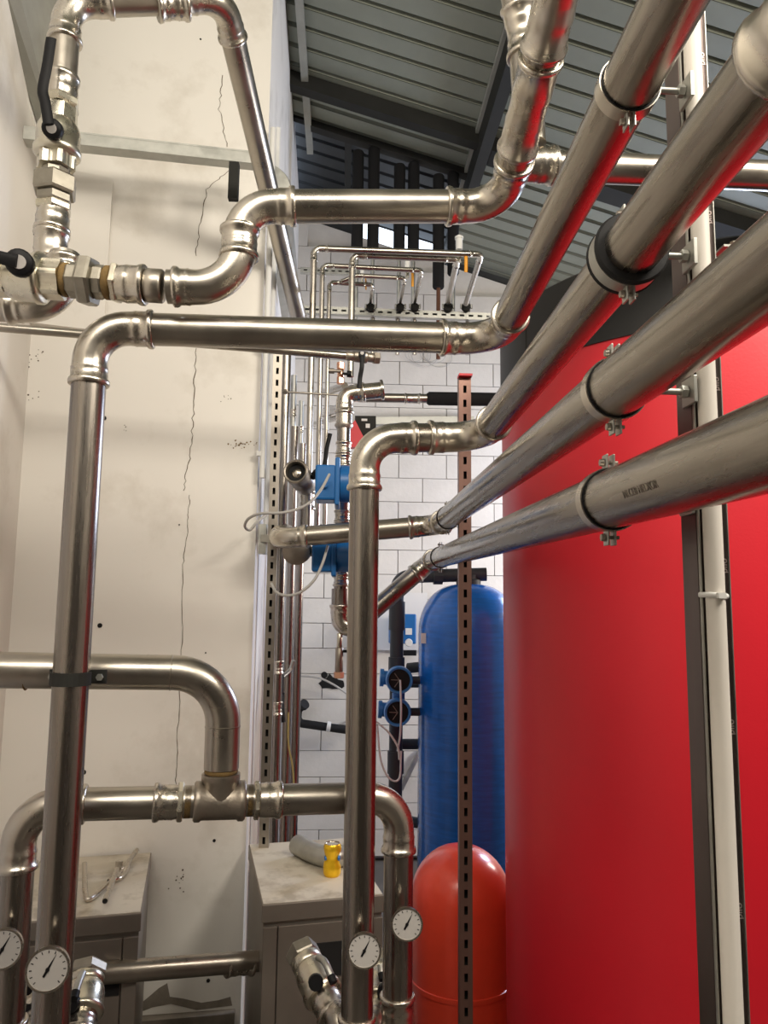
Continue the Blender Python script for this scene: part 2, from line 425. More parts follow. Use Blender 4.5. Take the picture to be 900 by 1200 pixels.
# cracks, drill holes and stains of the alcove wall
def ribbon(name, pix, wpx, m, par, off=.0015):
    mb = MB(); pts = [onwall(x, y, off) for x, y in pix]
    prev = None
    for i in range(len(pts) - 1):
        wv = awd * (wpx * .0033 / 2 * random.uniform(.5, 1.2))
        cur = (pts[i] - wv, pts[i] + wv) if prev is None else prev
        nxt = (pts[i + 1] - wv, pts[i + 1] + wv)
        mb.quad(cur[0], cur[1], nxt[1], nxt[0]); prev = nxt
    return obj(name, mb, m, par)
def jit(a, n=12, j=1.6):
    out = []
    for (x0, y0), (x1, y1) in zip(a, a[1:]):
        for k in range(n): t = k / n; out.append((x0 + (x1 - x0) * t + random.uniform(-j, j), y0 + (y1 - y0) * t))
    out.append(a[-1]); return out
ribbon('crack', jit([(260, 88), (257, 128), (266, 172)], 10), .9, CRACK, wall_back)
ribbon('crack', jit([(268, 200), (242, 222), (235, 260), (230, 300)], 9), 1.0, CRACK, wall_back)
ribbon('crack', jit([(229, 408), (228, 470), (223, 530), (215, 575)], 12), 1.0, CRACK, wall_back)
ribbon('crack', jit([(222, 580), (220, 620), (214, 665), (213, 770), (208, 860), (206, 925)], 12, 1.0), .8, CRACK, wall_back)
for px, py, rr in ((122, 490, .009), (117, 733, .009), (98, 905, .009), (251, 985, .006), (244, 1149, .007), (241, 765, .003), (210, 615, .003), (235, 46, .004)):
    obj('drill_hole', MB().lathe(onwall(px, py, .0005), awn, [(0, rr), (.002, rr)], 12), DARK, wall_back)
sp = [(166, 1175), (178, 1165), (186, 1158), (196, 1152), (199, 1168), (214, 1170), (236, 1175), (256, 1172), (270, 1168), (272, 1178), (230, 1183), (200, 1176), (178, 1180), (166, 1185)]
obj('damp_patch', MB().prism([onwall(x, y, .0) for x, y in sp], awn * .003), WET, wall_back)
for cx, cy, n, sx, sy in ((277, 520, 26, 20, 4), (147, 500, 4, 3, 6), (40, 420, 8, 10, 8), (210, 1030, 12, 10, 12), (48, 412, 3, 5, 5), (265, 466, 6, 14, 4), (30, 465, 10, 14, 5)):
    mb = MB()
    for k in range(n):
        q = onwall(cx + random.gauss(0, sx * .5), cy + random.gauss(0, sy * .5), .0008); rr = random.uniform(.0012, .004)
        mb.lathe(q, awn, [(0, rr), (.0012, rr * .8)], 6)
    o = obj('paint_chips', mb, HEMP if cx == 277 else CRACK, wall_back); o['kind'] = 'stuff'
# plinth the cabinets stand on
pl = MB().prism([(-1.0, 1.58, 0), (0.24, 1.78, 0), (0.24, 3.05, 0), (-.30, 3.05, 0), (-1.24, 2.80, 0)], (0, 0, .36))
tag(obj('plinth', pl, FLOORM), 'low concrete plinth under the two grey cabinets', 'plinth')
ld = MB().prism([onwall(165, 1190, .0), onwall(275, 1182, .0), onwall(275, 1188, .07), onwall(165, 1197, .07)], (0, 0, -.3))
struct('trim_4', ld, WET)

# ================================================================== BIG PIPES
RP = .038
XR = .35
def root_at(p, name, label, cat='pipe', group=None): return thing(name, label, cat, p, group)
# run A: left riser, crossbar, then towards the camera overhead
A0 = P(58.5, 1200, 1.70); A0.z = .36
A0.x = P(75, 930, 1.70).x
A1 = V((A0.x, 1.70, P(108, 384, 1.70).z)); A2 = P(584, 398, 1.80); A2.x = P(584, 398, 1.80).x
dA = (P(737, 101, .91) - A2).normalized()
A3 = A2 + dA * 2.0
ra = root_at(A0, 'steel_pipe', 'tall left riser that turns into the long crossbar and rises over the red tank')
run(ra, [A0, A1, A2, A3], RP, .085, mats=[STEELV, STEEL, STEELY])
# run B
B0 = P(421, 1000, 1.90); Bb = V((B0.x, 1.90, .36)); B1 = V((B0.x, 1.90, P(428, 514, 1.90).z)); B2 = P(566, 512, 1.93)
dB = (P(735, 298, .925) - B2).normalized(); B3 = B2 + dB * 2.3
rb_ = root_at(Bb, 'steel_pipe', 'middle riser beside the red vessel bending over to the second overhead pipe')
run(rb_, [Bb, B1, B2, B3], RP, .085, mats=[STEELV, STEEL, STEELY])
q = P(419, 1192, 1.90); coupling(rb_, V((B0.x, 1.9, q.z + .005)), (0, 0, -1), RP, .11)
q = B2 + dB * ((B2.y - .575) / -dB.y); coupling(rb_, q, dB, RP, .12)
# run C
C2 = P(514, 615, 2.80); C1 = P(326, 631, 2.86); C0 = C1 + V((0.0, .42, .06))
dC = (P(720, 457, .94) - C2).normalized(); C3 = C2 + dC * 3.3
rc = root_at(C1, 'steel_pipe', 'third pipe down with its left elbow turning back behind the holed channel')
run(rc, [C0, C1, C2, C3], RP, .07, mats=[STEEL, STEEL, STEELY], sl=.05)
# run D
D2 = P(505, 657, 3.2); D1 = P(398, 750, 3.2); D0 = V((D1.x, D1.y, P(402, 690, 3.2).z))
dD = (P(714, 586, .96) - D2).normalized(); D3 = D2 + dD * 3.6
rd = root_at(D1, 'steel_pipe', 'lowest of the four slanting pipes with a U bend behind the middle riser')
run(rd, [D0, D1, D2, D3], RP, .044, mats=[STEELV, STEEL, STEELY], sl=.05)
q = P(398, 742, 3.2); stack(rd, q, (0, 0, -1), [('drain_stub', .06, .012, 'cyl', BRASS), ('drain_valve', .10, .017, 'cyl', CAST), ('drain_nut', .025, .022, 'hex', COPPER)])
q = P(397, 763, 3.2); obj('drain_knob', MB().lathe(q, (1, 0, 0), [(0, .006), (.04, .006), (.04, .018), (.07, .018)], 12), BLACK, rd)
# stencilled mill marks on run D
def text(name, body, loc, xdir, ydir, size, m, parent, ext=.0004):
    c = bpy.data.curves.new(name, 'FONT'); c.body = body; c.size = size; c.extrude = ext; c.align_x = 'CENTER'; c.align_y = 'CENTER'
    t = bpy.data.objects.new(name, c); COL.objects.link(t)
    dg = bpy.context.evaluated_depsgraph_get(); dg.update()
    me = bpy.data.meshes.new_from_object(t.evaluated_get(dg)); bpy.data.objects.remove(t)
    X = V(xdir).normalized(); Z = X.cross(V(ydir)).normalized(); Y = Z.cross(X)
    mt = Matrix((X, Y, Z)).transposed()
    base = offs(parent)
    for v in me.vertices: v.co = mt @ v.co + V(loc) - base
    me.materials.clear(); me.materials.append(m)
    o = bpy.data.objects.new(name, me); COL.objects.link(o); o.parent = parent; return o
INK = mat('faded_ink', (0.20, 0.17, 0.14), 0.5, 0.6)
def pipe_text(root, A, d, px, py, r, body, size):
    # text wrapped along the pipe's camera side
    d = V(d).normalized(); ray = (R @ V((px - 450, 600 - py, -F))).normalized()
    w0 = CAM - A; b = ray - d * ray.dot(d); c = w0 - d * w0.dot(d)
    aa = b.dot(b); bb = 2 * b.dot(c); cc = c.dot(c) - (r * 1.004) ** 2
    disc = bb * bb - 4 * aa * cc
    if disc < 0: return
    t = (-bb - math.sqrt(disc)) / (2 * aa); p = CAM + ray * t
    n = (p - A); n = (n - d * n.dot(d)).normalized()
    up = n.cross(d)
    xd = -up.cross(n) * 1.0
    xd = -d if (-d).x < 0 else d
    xd = -d if d.y > 0 else d            # reads towards the camera = left to right
    yd = n.cross(xd)
    o = text('mill_mark', body, p, xd, yd, size, INK, root, .0002)
pipe_text(rd, D2, dD, 749, 574, RP, 'NLCEB HELXOR', .013)

# run E: upper-left loop with its valve stack, then the long pipe to the back
E1 = P(79, 4, 1.92); Eb = V((E1.x, 1.92, P(62, 330, 1.92).z)); E2 = P(262, -2, 2.02); E3 = P(351, 378, 3.45)
re_ = root_at(Eb, 'steel_pipe', 'loop at top left crossing over and slanting down to the back')
def EP(py): return V((E1.x, 1.92, P(75, py, 1.92).z))
run(re_, [EP(100), E1, E2, E3], RP, .085, mats=[STEEL, STEEL, STEEL])
coupling(re_, P(183, 6, 1.98), (E2 - E1), RP, .09)
rs = root_at(EP(300), 'ball_valve', 'upright ball valve with a raised black lever on the top left loop', 'valve')
a = EP(90); L_ = lambda a, b: EP(a).z - EP(b).z
end = stack(rs, a, (0, 0, -1), [
    ('press_socket', L_(90, 117), RP * 1.03, 'sockr', FIT), ('hex_adapter', L_(117, 127), .051, 'hex', BRASS),
    ('valve_collar', L_(127, 147), .046, 'oct', BRASS), ('valve_body', L_(147, 184), .056, 'ball', BRASS),
    ('fluted_end', L_(184, 199), .046, 'flute', BRASS), ('union_end', L_(199, 208), .036, 'oct', UNION), ('union_nut', L_(208, 229), .057, 'hex', UNION),
    ('hex_nipple', L_(229, 240), .046, 'hex', UNION), ('hex_adapter', L_(240, 249), .047, 'hex', BRASS), ('press_socket', L_(249, 273), RP * 1.03, 'sock', FIT),
    ('press_socket', L_(273, 304), RP * 1.03, 'sockr', FIT)])
def lever(root, hub, axis, pts, wd=.011, th=.005, knob=.022, klen=.045, m=BLACK):
    """hub: centre on the valve body; axis: stem direction; pts: polyline of the lever"""
    axis = V(axis).normalized(); t = hub + axis * klen
    st = obj('stem', MB().lathe(hub, axis, [(0, knob * .6), (klen * .3, knob * .9), (klen * .5, knob), (klen, knob), (klen + .004, knob * .86)], 20), m, root)
    obj('stem_nut', MB().lathe(t, axis, [(0, knob * .55), (.006, knob * .5)], 16), WHITE, st)
    mb = MB(); P_ = [V(p) for p in pts]
    mb.sweep(spline(P_, 5), wd, 10, True, .42, up=axis)
    obj('lever', mb, m, root)
hub = P(69, 160, 1.90) + V((0, -.02, 0))
hx = P(60, 150, 1.83)
lever(rs, hub, hx - hub, [P(57, 146, 1.81), P(53, 120, 1.81), P(50, 105, 1.81), P(55, 78, 1.81), P(60, 45, 1.81)], .0135, knob=.025, klen=.05)
# run F: second valve, double elbow, crossbar, then rising tee towards the camera
YF = 1.66
F1 = P(284, 338, YF); F2 = V((P(282, 242, YF).x, YF, P(282, 242, YF).z)); F1.x = F2.x
F3 = P(589, 242, YF + .02); F0 = P(196, 336, YF - .01)
F4 = P(667, -60, 1.12)
rf = root_at(F0, 'steel_pipe', 'S-bent crossbar at the top with a tee sweeping up past the roof')
run(rf, [F0, F1, F2, F3, F4], RP, .08, radii=[.098, .082, .085], sl=.05)
dF = (F4 - F3).normalized()
q = F3 + dF * .165; coupling(rf, q, dF, RP * 1.0, .22, 'tee_sleeve')
q = F3 + dF * .40; coupling(rf, q, dF, RP, .20, 'coupling')
g0 = P(597, 192, 1.62); g1 = P(1010, 211, 1.70); dG = (g1 - g0).normalized()
coupling(rf, g0 + dG * .11, -dG, RP, .11, 'tee_branch', one=True)
obj('pipe', MB().sweep([g0 + dG * .05, g1], RP * .93, 28), STEEL, rf)
ru = root_at(P(585, 120, 1.75), 'steel_pipe', 'short elbow climbing to the roof behind the top tee pipe')
run(ru, [P(622, 170, 1.62), P(613, 40, 1.62), P(585, -110, 1.55)], RP * .95, .07)
# valve stack of run F
rv = root_at(P(60, 325, 1.64), 'ball_valve', 'horizontal ball valve with black lever at the left frame edge', 'valve')
v0 = P(-30, 321, YF + .0); v1 = F0; dV = (v1 - v0).normalized()
def VX(px): return (P(px, 330, YF).x - v0.x) / dV.x
its = []; cur = -30
for name, px, r, kd, m in (('press_socket', -8, RP * 1.03, 'sock', FIT), ('fluted_end', 12, .045, 'flute', BRASS), ('valve_body', 54, .054, 'ball', BRASS), ('fluted_end', 76, .043, 'flute', BRASS), ('thread_seal', 83, .038, 'cyl', HEMP),
                           ('union_end', 97, .040, 'oct', UNION), ('union_nut', 113, .059, 'hex', UNION), ('union_end', 125, .039, 'oct', UNION), ('thread_seal', 135, .038, 'cyl', HEMP),
                           ('hex_adapter', 142, .047, 'hex', BRASS), ('press_socket', 173, RP * 1.03, 'sock', FIT), ('pipe', 194, RP, 'cyl', STEEL)):
    its.append((name, VX(px) - VX(cur), r, kd, m)); cur = px
stack(rv, v0, dV, its)
hub = P(27, 312, YF - .04)
lever(rv, hub, P(22, 307, YF - .09) - hub, [P(20, 306, YF - .095), P(5, 303, YF - .095), P(-22, 297, YF - .095), P(-60, 292, YF - .095)], .014, knob=.029, klen=.05)
rw = root_at(P(0, 358, 1.8), 'steel_pipe', 'elbow tucked below the left ball valve')
run(rw, [P(-60, 358, 1.82), P(74, 360, 1.82), P(76, 300, 1.84)], RP, .082, sl=.045)

# run H: the bottom header with its tee, and the two short risers
YH0, YH1 = 1.86, 2.02
Hl = P(20, 944, YH0); Hr = P(468, 934, YH1 + .01)
Hl0 = V((P(17, 1060, YH0).x, YH0, .36)); Hr0 = V((P(467, 1060, YH1).x, YH1 + .01, .36)); Hl.x = Hl0.x; Hr.x = Hr0.x
rh = root_at(Hl0, 'steel_pipe', 'bottom header pipe with both ends bending down to the floor')
dH = (Hr - Hl).normalized()
def HX(px): t = (P(px, 938, YH0 + (YH1 - YH0) * (px - 20) / 448).x - Hl.x) / dH.x; return Hl + dH * t
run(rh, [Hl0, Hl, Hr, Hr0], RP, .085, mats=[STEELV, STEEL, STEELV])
obj('coupling', MB().lathe(HX(180), dH, [(t, q_) for t, q_ in sock(RP, .065)]), FIT, rh)
stack(rh, HX(208), dH, [('hex_adapter', .014, .046, 'hex', BRASS), ('thread_seal', .022, .038, 'cyl', HEMP)])
te = MB().lathe(HX(227), dH, [(0, .044), (.004, .048), (.016, .048), (.02, .044), (.105, .044), (.109, .048), (.121, .048), (.125, .044)])
obj('tee_body', te, CAST, rh)
TC = HX(258)
obj('tee_neck', MB().lathe(TC, (0, 0, 1), [(0, .043), (.045, .043), (.05, .047), (.066, .047)]), CAST, rh)
stack(rh, HX(288), dH, [('thread_seal', .02, .038, 'cyl', HEMP), ('hex_adapter', .014, .046, 'hex', BRASS), ('press_socket', .055, RP * 1.03, 'sock', FIT)])
for Hb, yy in ((Hr0, 1165), (Hl0, 1195)):
    q = P(467 if Hb is Hr0 else 17, yy, Hb.y); coupling(rh, V((Hb.x, Hb.y, q.z)), (0, 0, -1), RP, .11)
# welded branch pipe
rg = root_at(TC + V((0, 0, .07)), 'steel_pipe', 'wide welded branch from the header tee sweeping left across the wall')
stack(rg, TC + V((0, 0, .066)), (0, 0, 1), [('thread_seal', .012, .041, 'cyl', HEMP)])
G1 = V((TC.x, TC.y, P(262, 789, TC.y).z)); G2 = P(-160, 783, TC.y - .13)
run(rg, [TC + V((0, 0, .078)), G1, G2], .043, .125, press=False, sl=.01, mats=[STEEL, STEEL], fm=STEEL)
obj('weld_seam', MB().lathe(P(33, 787, P(33, 787, TC.y - .07).y), G2 - G1, [(0, .043), (.002, .0445), (.004, .043)]), HEMP, rg)
# strap tying riser A to the branch pipe
rk = thing('pipe_strap', 'dark strap bracket holding the left riser to the wide branch pipe', 'bracket', P(84, 794, 1.7))
z0 = P(84, 795, 1.7).z
mb = MB()
n = 14; rr = RP + .002
for k in range(n):
    a0 = PI + PI * k / n; a1 = PI + PI * (k + 1) / n
    p0 = V((A0.x + rr * math.cos(a0), 1.70 + rr * math.sin(a0), z0)); p1 = V((A0.x + rr * math.cos(a1), 1.70 + rr * math.sin(a1), z0))
    o0 = V((A0.x + (rr + .004) * math.cos(a0), 1.70 + (rr + .004) * math.sin(a0), z0)); o1 = V((A0.x + (rr + .004) * math.cos(a1), 1.70 + (rr + .004) * math.sin(a1), z0))
    mb.prism([p0 - V((0, 0, .014)), p1 - V((0, 0, .014)), o1 - V((0, 0, .014)), o0 - V((0, 0, .014))], (0, 0, .028))
obj('strap', mb, BEAM, rk)
obj('plate', MB().box((A0.x, 1.745, z0), (.125, .005, .03)), BEAM, rk)
for sx in (-.052, .052):
    obj('bolt', MB().lathe((A0.x + sx, 1.744, z0), (0, -1, 0), [(0, .004), (.012, .004), (.012, .008), (.018, .008)], 6, False), GALV, rk)

# ---------------- thermometers
def gauge(px, py, Y, lab, pipe_c, rad=.0415):
    c = P(px, py, Y); n = (CAM - c); n = V((n.x * .5 - .06, n.y, n.z * .25)).normalized()
    g = thing('thermometer', lab, 'gauge', c, 'dial thermometers on the risers')
    X, Yv = frame(n, (0, 0, 1)); 
    obj('case', MB().lathe(c - n * .012, n, [(0, rad * .9), (.001, rad * .97), (.012, rad), (.0155, rad), (.0155, rad * .9), (.0125, rad * .9)], 36), FIT, g)
    dl = obj('dial', MB().lathe(c + n * .0012, n, [(0, rad * .9), (.0005, rad * .9)], 36, False), WHITE, g)
    mb = MB()
    up = Yv; rt = X if X.x > 0 else -X
    def at(r_, a): return c + n * .0022 + (rt * math.sin(a) + up * math.cos(a)) * (r_ * rad)
    for k in range(13):
        a = math.radians(-135 + 270 * k / 12); mb.bar(at(.70, a), at(.82, a), .0016, .0004, n)
    obj('scale_marks', mb, BLACK, dl)['kind'] = 'stuff'
    a = math.radians(28)
    mb = MB(); tip = at(.74, a); tl = at(-.34, a); sd = (rt * math.cos(a) - up * math.sin(a)) * .0022
    mb.prism([tl - sd, tl + sd, c + sd * 1.1 + n * .0022, tip, c - sd * 1.1 + n * .0022], n * .001); nd = obj('needle', mb, BLACK, dl)
    obj('hub', MB().lathe(c + n * .002, n, [(0, .004), (.003, .0035)], 12), BLACK, dl)
    pc = V(pipe_c); obj('stem', MB().sweep([c - n * .01, V((pc.x, pc.y, c.z))], .007, 10), BRASS, g)
gauge(56, 1136, 1.60, 'dial thermometer on the tall left riser, whole face in view', A0)
gauge(3, 1112, 1.78, 'dial thermometer cut off by the left edge of the photo', Hl0, .042)
gauge(427, 1114, 1.82, 'dial thermometer on the middle riser in front of the cabinet', B0, .0385)
gauge(477, 1083, 1.93, 'highest dial thermometer, just left of the red vessel', Hr0, .0385)

# ---------------- clamps at the strut post
def clamp(A, d, r, Yc, post_x, lab, rubber=False, top=True, bot=True, sc=1.0, post=True):
    d = V(d).normalized(); c = A + d * ((Yc - A.y) / d.y)
    g = thing('pipe_clamp', lab, 'clamp', c, None)
    ax = d if d.y < 0 else -d                      # pointing at the camera
    w_ = .022 * sc; t0 = r + (.008 if rubber else .0015)
    if rubber:
        obj('rubber_liner', MB().lathe(c - ax * .022, ax, [(0, r + .001), (0.001, r + .009), (.006, r + .012), (.012, r + .008), (.032, r + .008), (.038, r + .012), (.043, r + .009), (.044, r + .001)], 40), RUBBER, g)
    mb = MB(); seg = 40
    prof = [(-w_ / 2, r + .0002), (-w_ / 2, t0 + .0025), (w_ / 2, t0 + .0025), (w_ / 2, r + .0002)]
    obj('band', MB().lathe(c, ax, prof, 40), FIT if not rubber else GALV, g)
    if not rubber:
        obj('gasket', MB().lathe(c + ax * w_ / 2, ax, [(0, r), (0, r + .0024), (.0012, r + .0024), (.0012, r)], 40), BLACK, g)
    up = V((0, 0, 1)) - d * d.z; up.normalize(); side = up.cross(ax).normalized()
    for on, sgn in ((top, 1), (bot, -1)):
        if not on: continue
        e0 = c + up * sgn * (t0 + .010 * sc)
        for s2 in (-1, 1):
            q = e0 + side * s2 * .0045 * sc
            obj('ear', MB().box(q, (.003 * sc, .018 * sc, .021 * sc), (side, ax, up)), GALV, g, bevel=.001)
        q = e0 - side * .012 * sc if side.x > 0 else e0 + side * .012 * sc
        sd = side if side.x > 0 else -side
        obj('screw', MB().lathe(e0 - sd * .012 * sc, sd, [(0, .0045 * sc), (.005 * sc, .0055 * sc), (.005 * sc, .0025 * sc), (.024 * sc, .0025 * sc)], 10), STRUT, g)
    if post:
        q = c + V((t0, 0, 0)); L = post_x - q.x
        if L > .004:
            obj('stud', MB().lathe(q, (1, 0, 0), [(0, .0045), (L + .004, .0045)], 10), GALV, g)
            obj('nut', MB().lathe(V((post_x - .016, q.y, q.z)), (1, 0, 0), [(0, .0085), (.008, .0085)], 6, False), GALV, g)
            obj('square_plate', MB().box((post_x - .004, q.y, q.z), (.005, .036, .036)), GALV, g, bevel=.001)
    return g
PX = P(817, 650, .945).x
clamp(A2, dA, RP, .915, PX + .0, 'clamp on the topmost slanting pipe with a hanging ear', top=False)
clamp(B2, dB, RP, .925, PX, 'clamp with thick black rubber lining on the second slanting pipe', rubber=True)
clamp(C2, dC, RP, .94, PX + .0, 'clamp on the third slanting pipe at the strut post')
clamp(D2, dD, RP, .96, PX + .0, 'clamp on the lowest slanting pipe beside its mill marks')
clamp(C2, dC, RP, 2.55, PX, 'small far clamp near the elbow of the third slanting pipe', sc=.9, post=False)
clamp(D2, dD, RP, 2.85, PX, 'small far clamp near the elbow of the lowest slanting pipe', sc=.9, post=False)
# ---------------- strut post with white conduit
rp_ = thing('strut_post', 'dark steel strut post in front of the red tank', 'post', V((PX + .028, .95, 0)))
w_ = .041; t = .0025; pxc = PX + w_ / 2; yf = .945; H = 4.45
z = 0.0; slot_l, gap = .028, .022
mb = MB()
ins = .004
sx = pxc  # slot row
mb.box(((PX + sx - .006) / 2, yf, H / 2), (sx - .006 - PX, t, H))
mb.box(((PX + w_ + sx + .006) / 2, yf, H / 2), (PX + w_ - sx - .006, t, H))
while z < H:
    mb.box((sx, yf, z + gap / 2), (.012, t, gap)); z += slot_l + gap
for q in (PX + .001, PX + w_ - .001): mb.box((q, yf + .02, H / 2), (t, .041, H))
for q in (PX + .006, PX + w_ - .006): mb.box((q, yf + .041, H / 2), (.012, t, H))
obj('channel', mb, POSTM, rp_)
mb = MB().box((PX + .0015, yf - .003, H / 2), (.002, .006, H)).box((PX + .0402, yf - .002, H / 2), (.0012, .004, H))
obj('rib', mb, GALV, rp_)
EMB = mat('worn_emboss', (0.75, 0.62, 0.58), 0.35, 0.8)
for py in (70, 195, 255, 450, 663, 852, 1068):
    q = P(852, py, .943); zz = q.z
    text('embossed_mark', 'pilo', V((PX + .034, yf - .0014, zz)), (0, 0, 1), (-1, 0, 0), .013, EMB, rp_, .0005)
rc2 = thing('white_conduit', 'white plastic conduit tied to the front of the strut post', 'conduit', V((PX + .028, .93, 0)))
obj('conduit', MB().sweep([(PX + .0145, yf - .0145, 0), (PX + .0145, yf - .0145, 4.4)], .0118, 24), WPVC, rc2)
q = P(830, 697, .93).z
obj('cable_tie', MB().sweep([(PX - .001, yf - .004, q), (PX + .003, yf - .022, q), (PX + .0145, yf - .028, q - .001), (PX + .026, yf - .022, q - .002), (PX + .029, yf - .004, q - .002)], .0022, 8, flat=1.6), PANELW, rc2)
obj('tie_head', MB().box((PX + .0145, yf - .030, q - .001), (.010, .006, .007)), PANELW, rc2)
# small bracket and bolt behind the post
rq = thing('angle_bracket', 'little galvanised bracket with a bolt right of the strut post', 'bracket', P(866, 295, .97))
obj('plate', MB().box(P(864, 294, .97), (.054, .03, .003)), GALV, rq); obj('bolt', MB().lathe(P(860, 294, .97), (0, 0, 1), [(0, .010), (.009, .010), (.009, .005), (.013, .005)], 6, False), BRASS, rq)

# ================================================================== TANKS
tc = V((1.25, 2.5, 0)); tr = .70
rt_ = thing('buffer_tank', 'huge red jacketed buffer tank with a black cap', 'tank', tc)
obj('jacket', MB().lathe(tc, (0, 0, 1), [(0.02, tr), (2.75, tr)], 128), RED, rt_)
obj('cap', MB().lathe(tc, (0, 0, 1), [(2.75, tr + .004), (2.975, tr + .004), (2.985, tr - .01), (2.99, .2)], 128), CAP, rt_)
aa = math.atan2(-2.5 + .3, -1.25 + .0)
for ang in (math.radians(196), ):
    q = tc + V((math.cos(ang), math.sin(ang), 0)) * (tr + .004)
    obj('cap_seam', MB().bar(q + V((0, 0, 2.755)), q + V((0, 0, 2.97)), .006, .004, (math.cos(ang), math.sin(ang), 0)), BEAM, rt_)
bt = P(549, 700, 4.25); bt.z = 0
rbt = thing('filter_tank', 'tall blue fibreglass filter tank behind the red vessel', 'tank', bt)
top = P(549, 684, 4.25).z; br = .282
prof = [(.02, br * .9), (.06, br)]
for k in range(13):
    a = PI / 2 * k / 12; prof.append((top - .27 + .27 * math.sin(a) ** 1.0, max(.03, br * math.cos(a) ** .75)))
obj('shell', MB().lathe(bt, (0, 0, 1), prof, 72), BLUE, rbt)
obj('neck', MB().lathe(bt, (0, 0, 1), [(top - .02, .07), (top + .02, .07), (top + .03, .05), (top + .05, .05)], 24), PVC, rbt)
q = P(499, 747, 4.05); obj('label', MB().bar(P(497, 742, 4.13), P(497, 754, 4.13), .035, .004, (0, -1, 0)), PANELW, rbt)
ev = P(540, 1000, 3.0); ev.z = 0
rev_ = thing('expansion_vessel', 'small glossy red expansion vessel in front of the blue tank', 'tank', ev)
top = P(540, 990, 3.0).z; er = .192
prof = [(.0, er * .7), (.12, er * .9), (.2, er)]
zb = P(540, 1145, 3.0).z
prof += [(zb - .008, er), (zb - .006, er + .004), (zb + .010, er + .004), (zb + .012, er), (top - .2, er)]
for k in range(1, 13):
    a = PI / 2 * k / 12; prof.append((top - .2 + .2 * math.sin(a), max(.004, er * math.cos(a) ** .95)))
obj('shell', MB().lathe(ev, (0, 0, 1), prof, 72), REDV, rev_)
# ================================================================== STRUTS
def strut(name, base, H, wd, dep, lab, m, d=V((0, 0, 1)), back=V((0, 1, 0)), pitch=.05, slot=.026, cat='channel', redtop=False):
    """perforated channel: slotted face towards -back"""
    base = V(base); d = V(d).normalized(); back = V(back).normalized(); side = d.cross(back).normalized()
    g = thing(name, lab, cat, base); mb = MB(); t = .0025; sw = .011
    ax = (side, back, d)
    for s_ in (-1, 1):
        wq = (wd - sw) / 2
        mb.box(base + side * s_ * (sw / 2 + wq / 2) + d * H / 2, (wq, t, H), ax)
        mb.box(base + side * s_ * (wd / 2 - t / 2) + back * dep / 2 + d * H / 2, (t, dep, H), ax)
        mb.box(base + side * s_ * (wd / 2 - .005) + back * dep + d * H / 2, (.01, t, H), ax)
    z = 0
    while z < H - .001:
        L = min(pitch - slot, H - z); mb.box(base + d * (z + L / 2), (sw, t, L), ax); z += pitch
    o = obj('channel', mb, m, g)
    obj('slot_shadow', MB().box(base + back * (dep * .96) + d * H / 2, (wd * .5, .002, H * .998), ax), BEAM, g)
    if redtop: obj('end_cap', MB().box(base + d * (H + .003), (wd + .004, .045, .008), ax), RED, g)
    return g
cb = P(545.5, 800, 2.5); cb.z = 0
ch = P(545, 442, 2.5).z
strut('perforated_channel', cb, ch, .042, .03, 'slender slotted steel channel standing before the blue tank', mat('red_reflection_strut', (0.27, 0.16, 0.13), .42, .85, var=.3, stretch=(1, 1, .3)), redtop=True)  # red-brown tone is the red tank's reflection put into the colour
sb = P(316, 750, 3.02); sb.z = .36
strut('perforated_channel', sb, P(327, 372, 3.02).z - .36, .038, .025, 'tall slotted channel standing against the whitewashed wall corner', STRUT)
sb = P(336, 950, 4.4); sb.z = .0
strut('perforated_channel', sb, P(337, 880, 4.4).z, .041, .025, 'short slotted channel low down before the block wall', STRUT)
a = P(352, 362, 3.95); b = P(575, 371, 3.95)
strut('perforated_rail', a, (b - a).length, .041, .03, 'horizontal slotted rail carrying the thin pipes', GALV, d=(b - a), cat='rail')
a = P(352, 316, 5.2); b = P(425, 319, 5.2)
strut('perforated_rail', a, (b - a).length, .041, .03, 'short slotted rail behind the thin vertical pipes', GALV, d=(b - a), cat='rail')
# alcove rail
a = P(20, 160, 2.60); b = P(312, 191, 2.84); dr = (b - a).normalized()
g = thing('wall_rail', 'galvanised channel spanning the alcove behind the pipe loop', 'rail', a)
X_, Y_ = frame(dr, (0, 0, 1))
obj('channel', MB().box((a + b) / 2, (.055, .045, (b - a).length), (X_, Y_, dr)), GALV, g, bevel=.002)
obj('lip', MB().box((a + b) / 2 + Y_ * .024 - X_ * .024 * (1 if X_.y > 0 else -1), (.004, .01, (b - a).length), (X_, Y_, dr)), GALV, g)
obj('end_plate', MB().box(P(25, 160, 2.6), (.012, .06, .15)), GALV, g)
obj('hanger', MB().box(P(274, 213, 2.78), (.038, .03, .15)), BEAM, g)

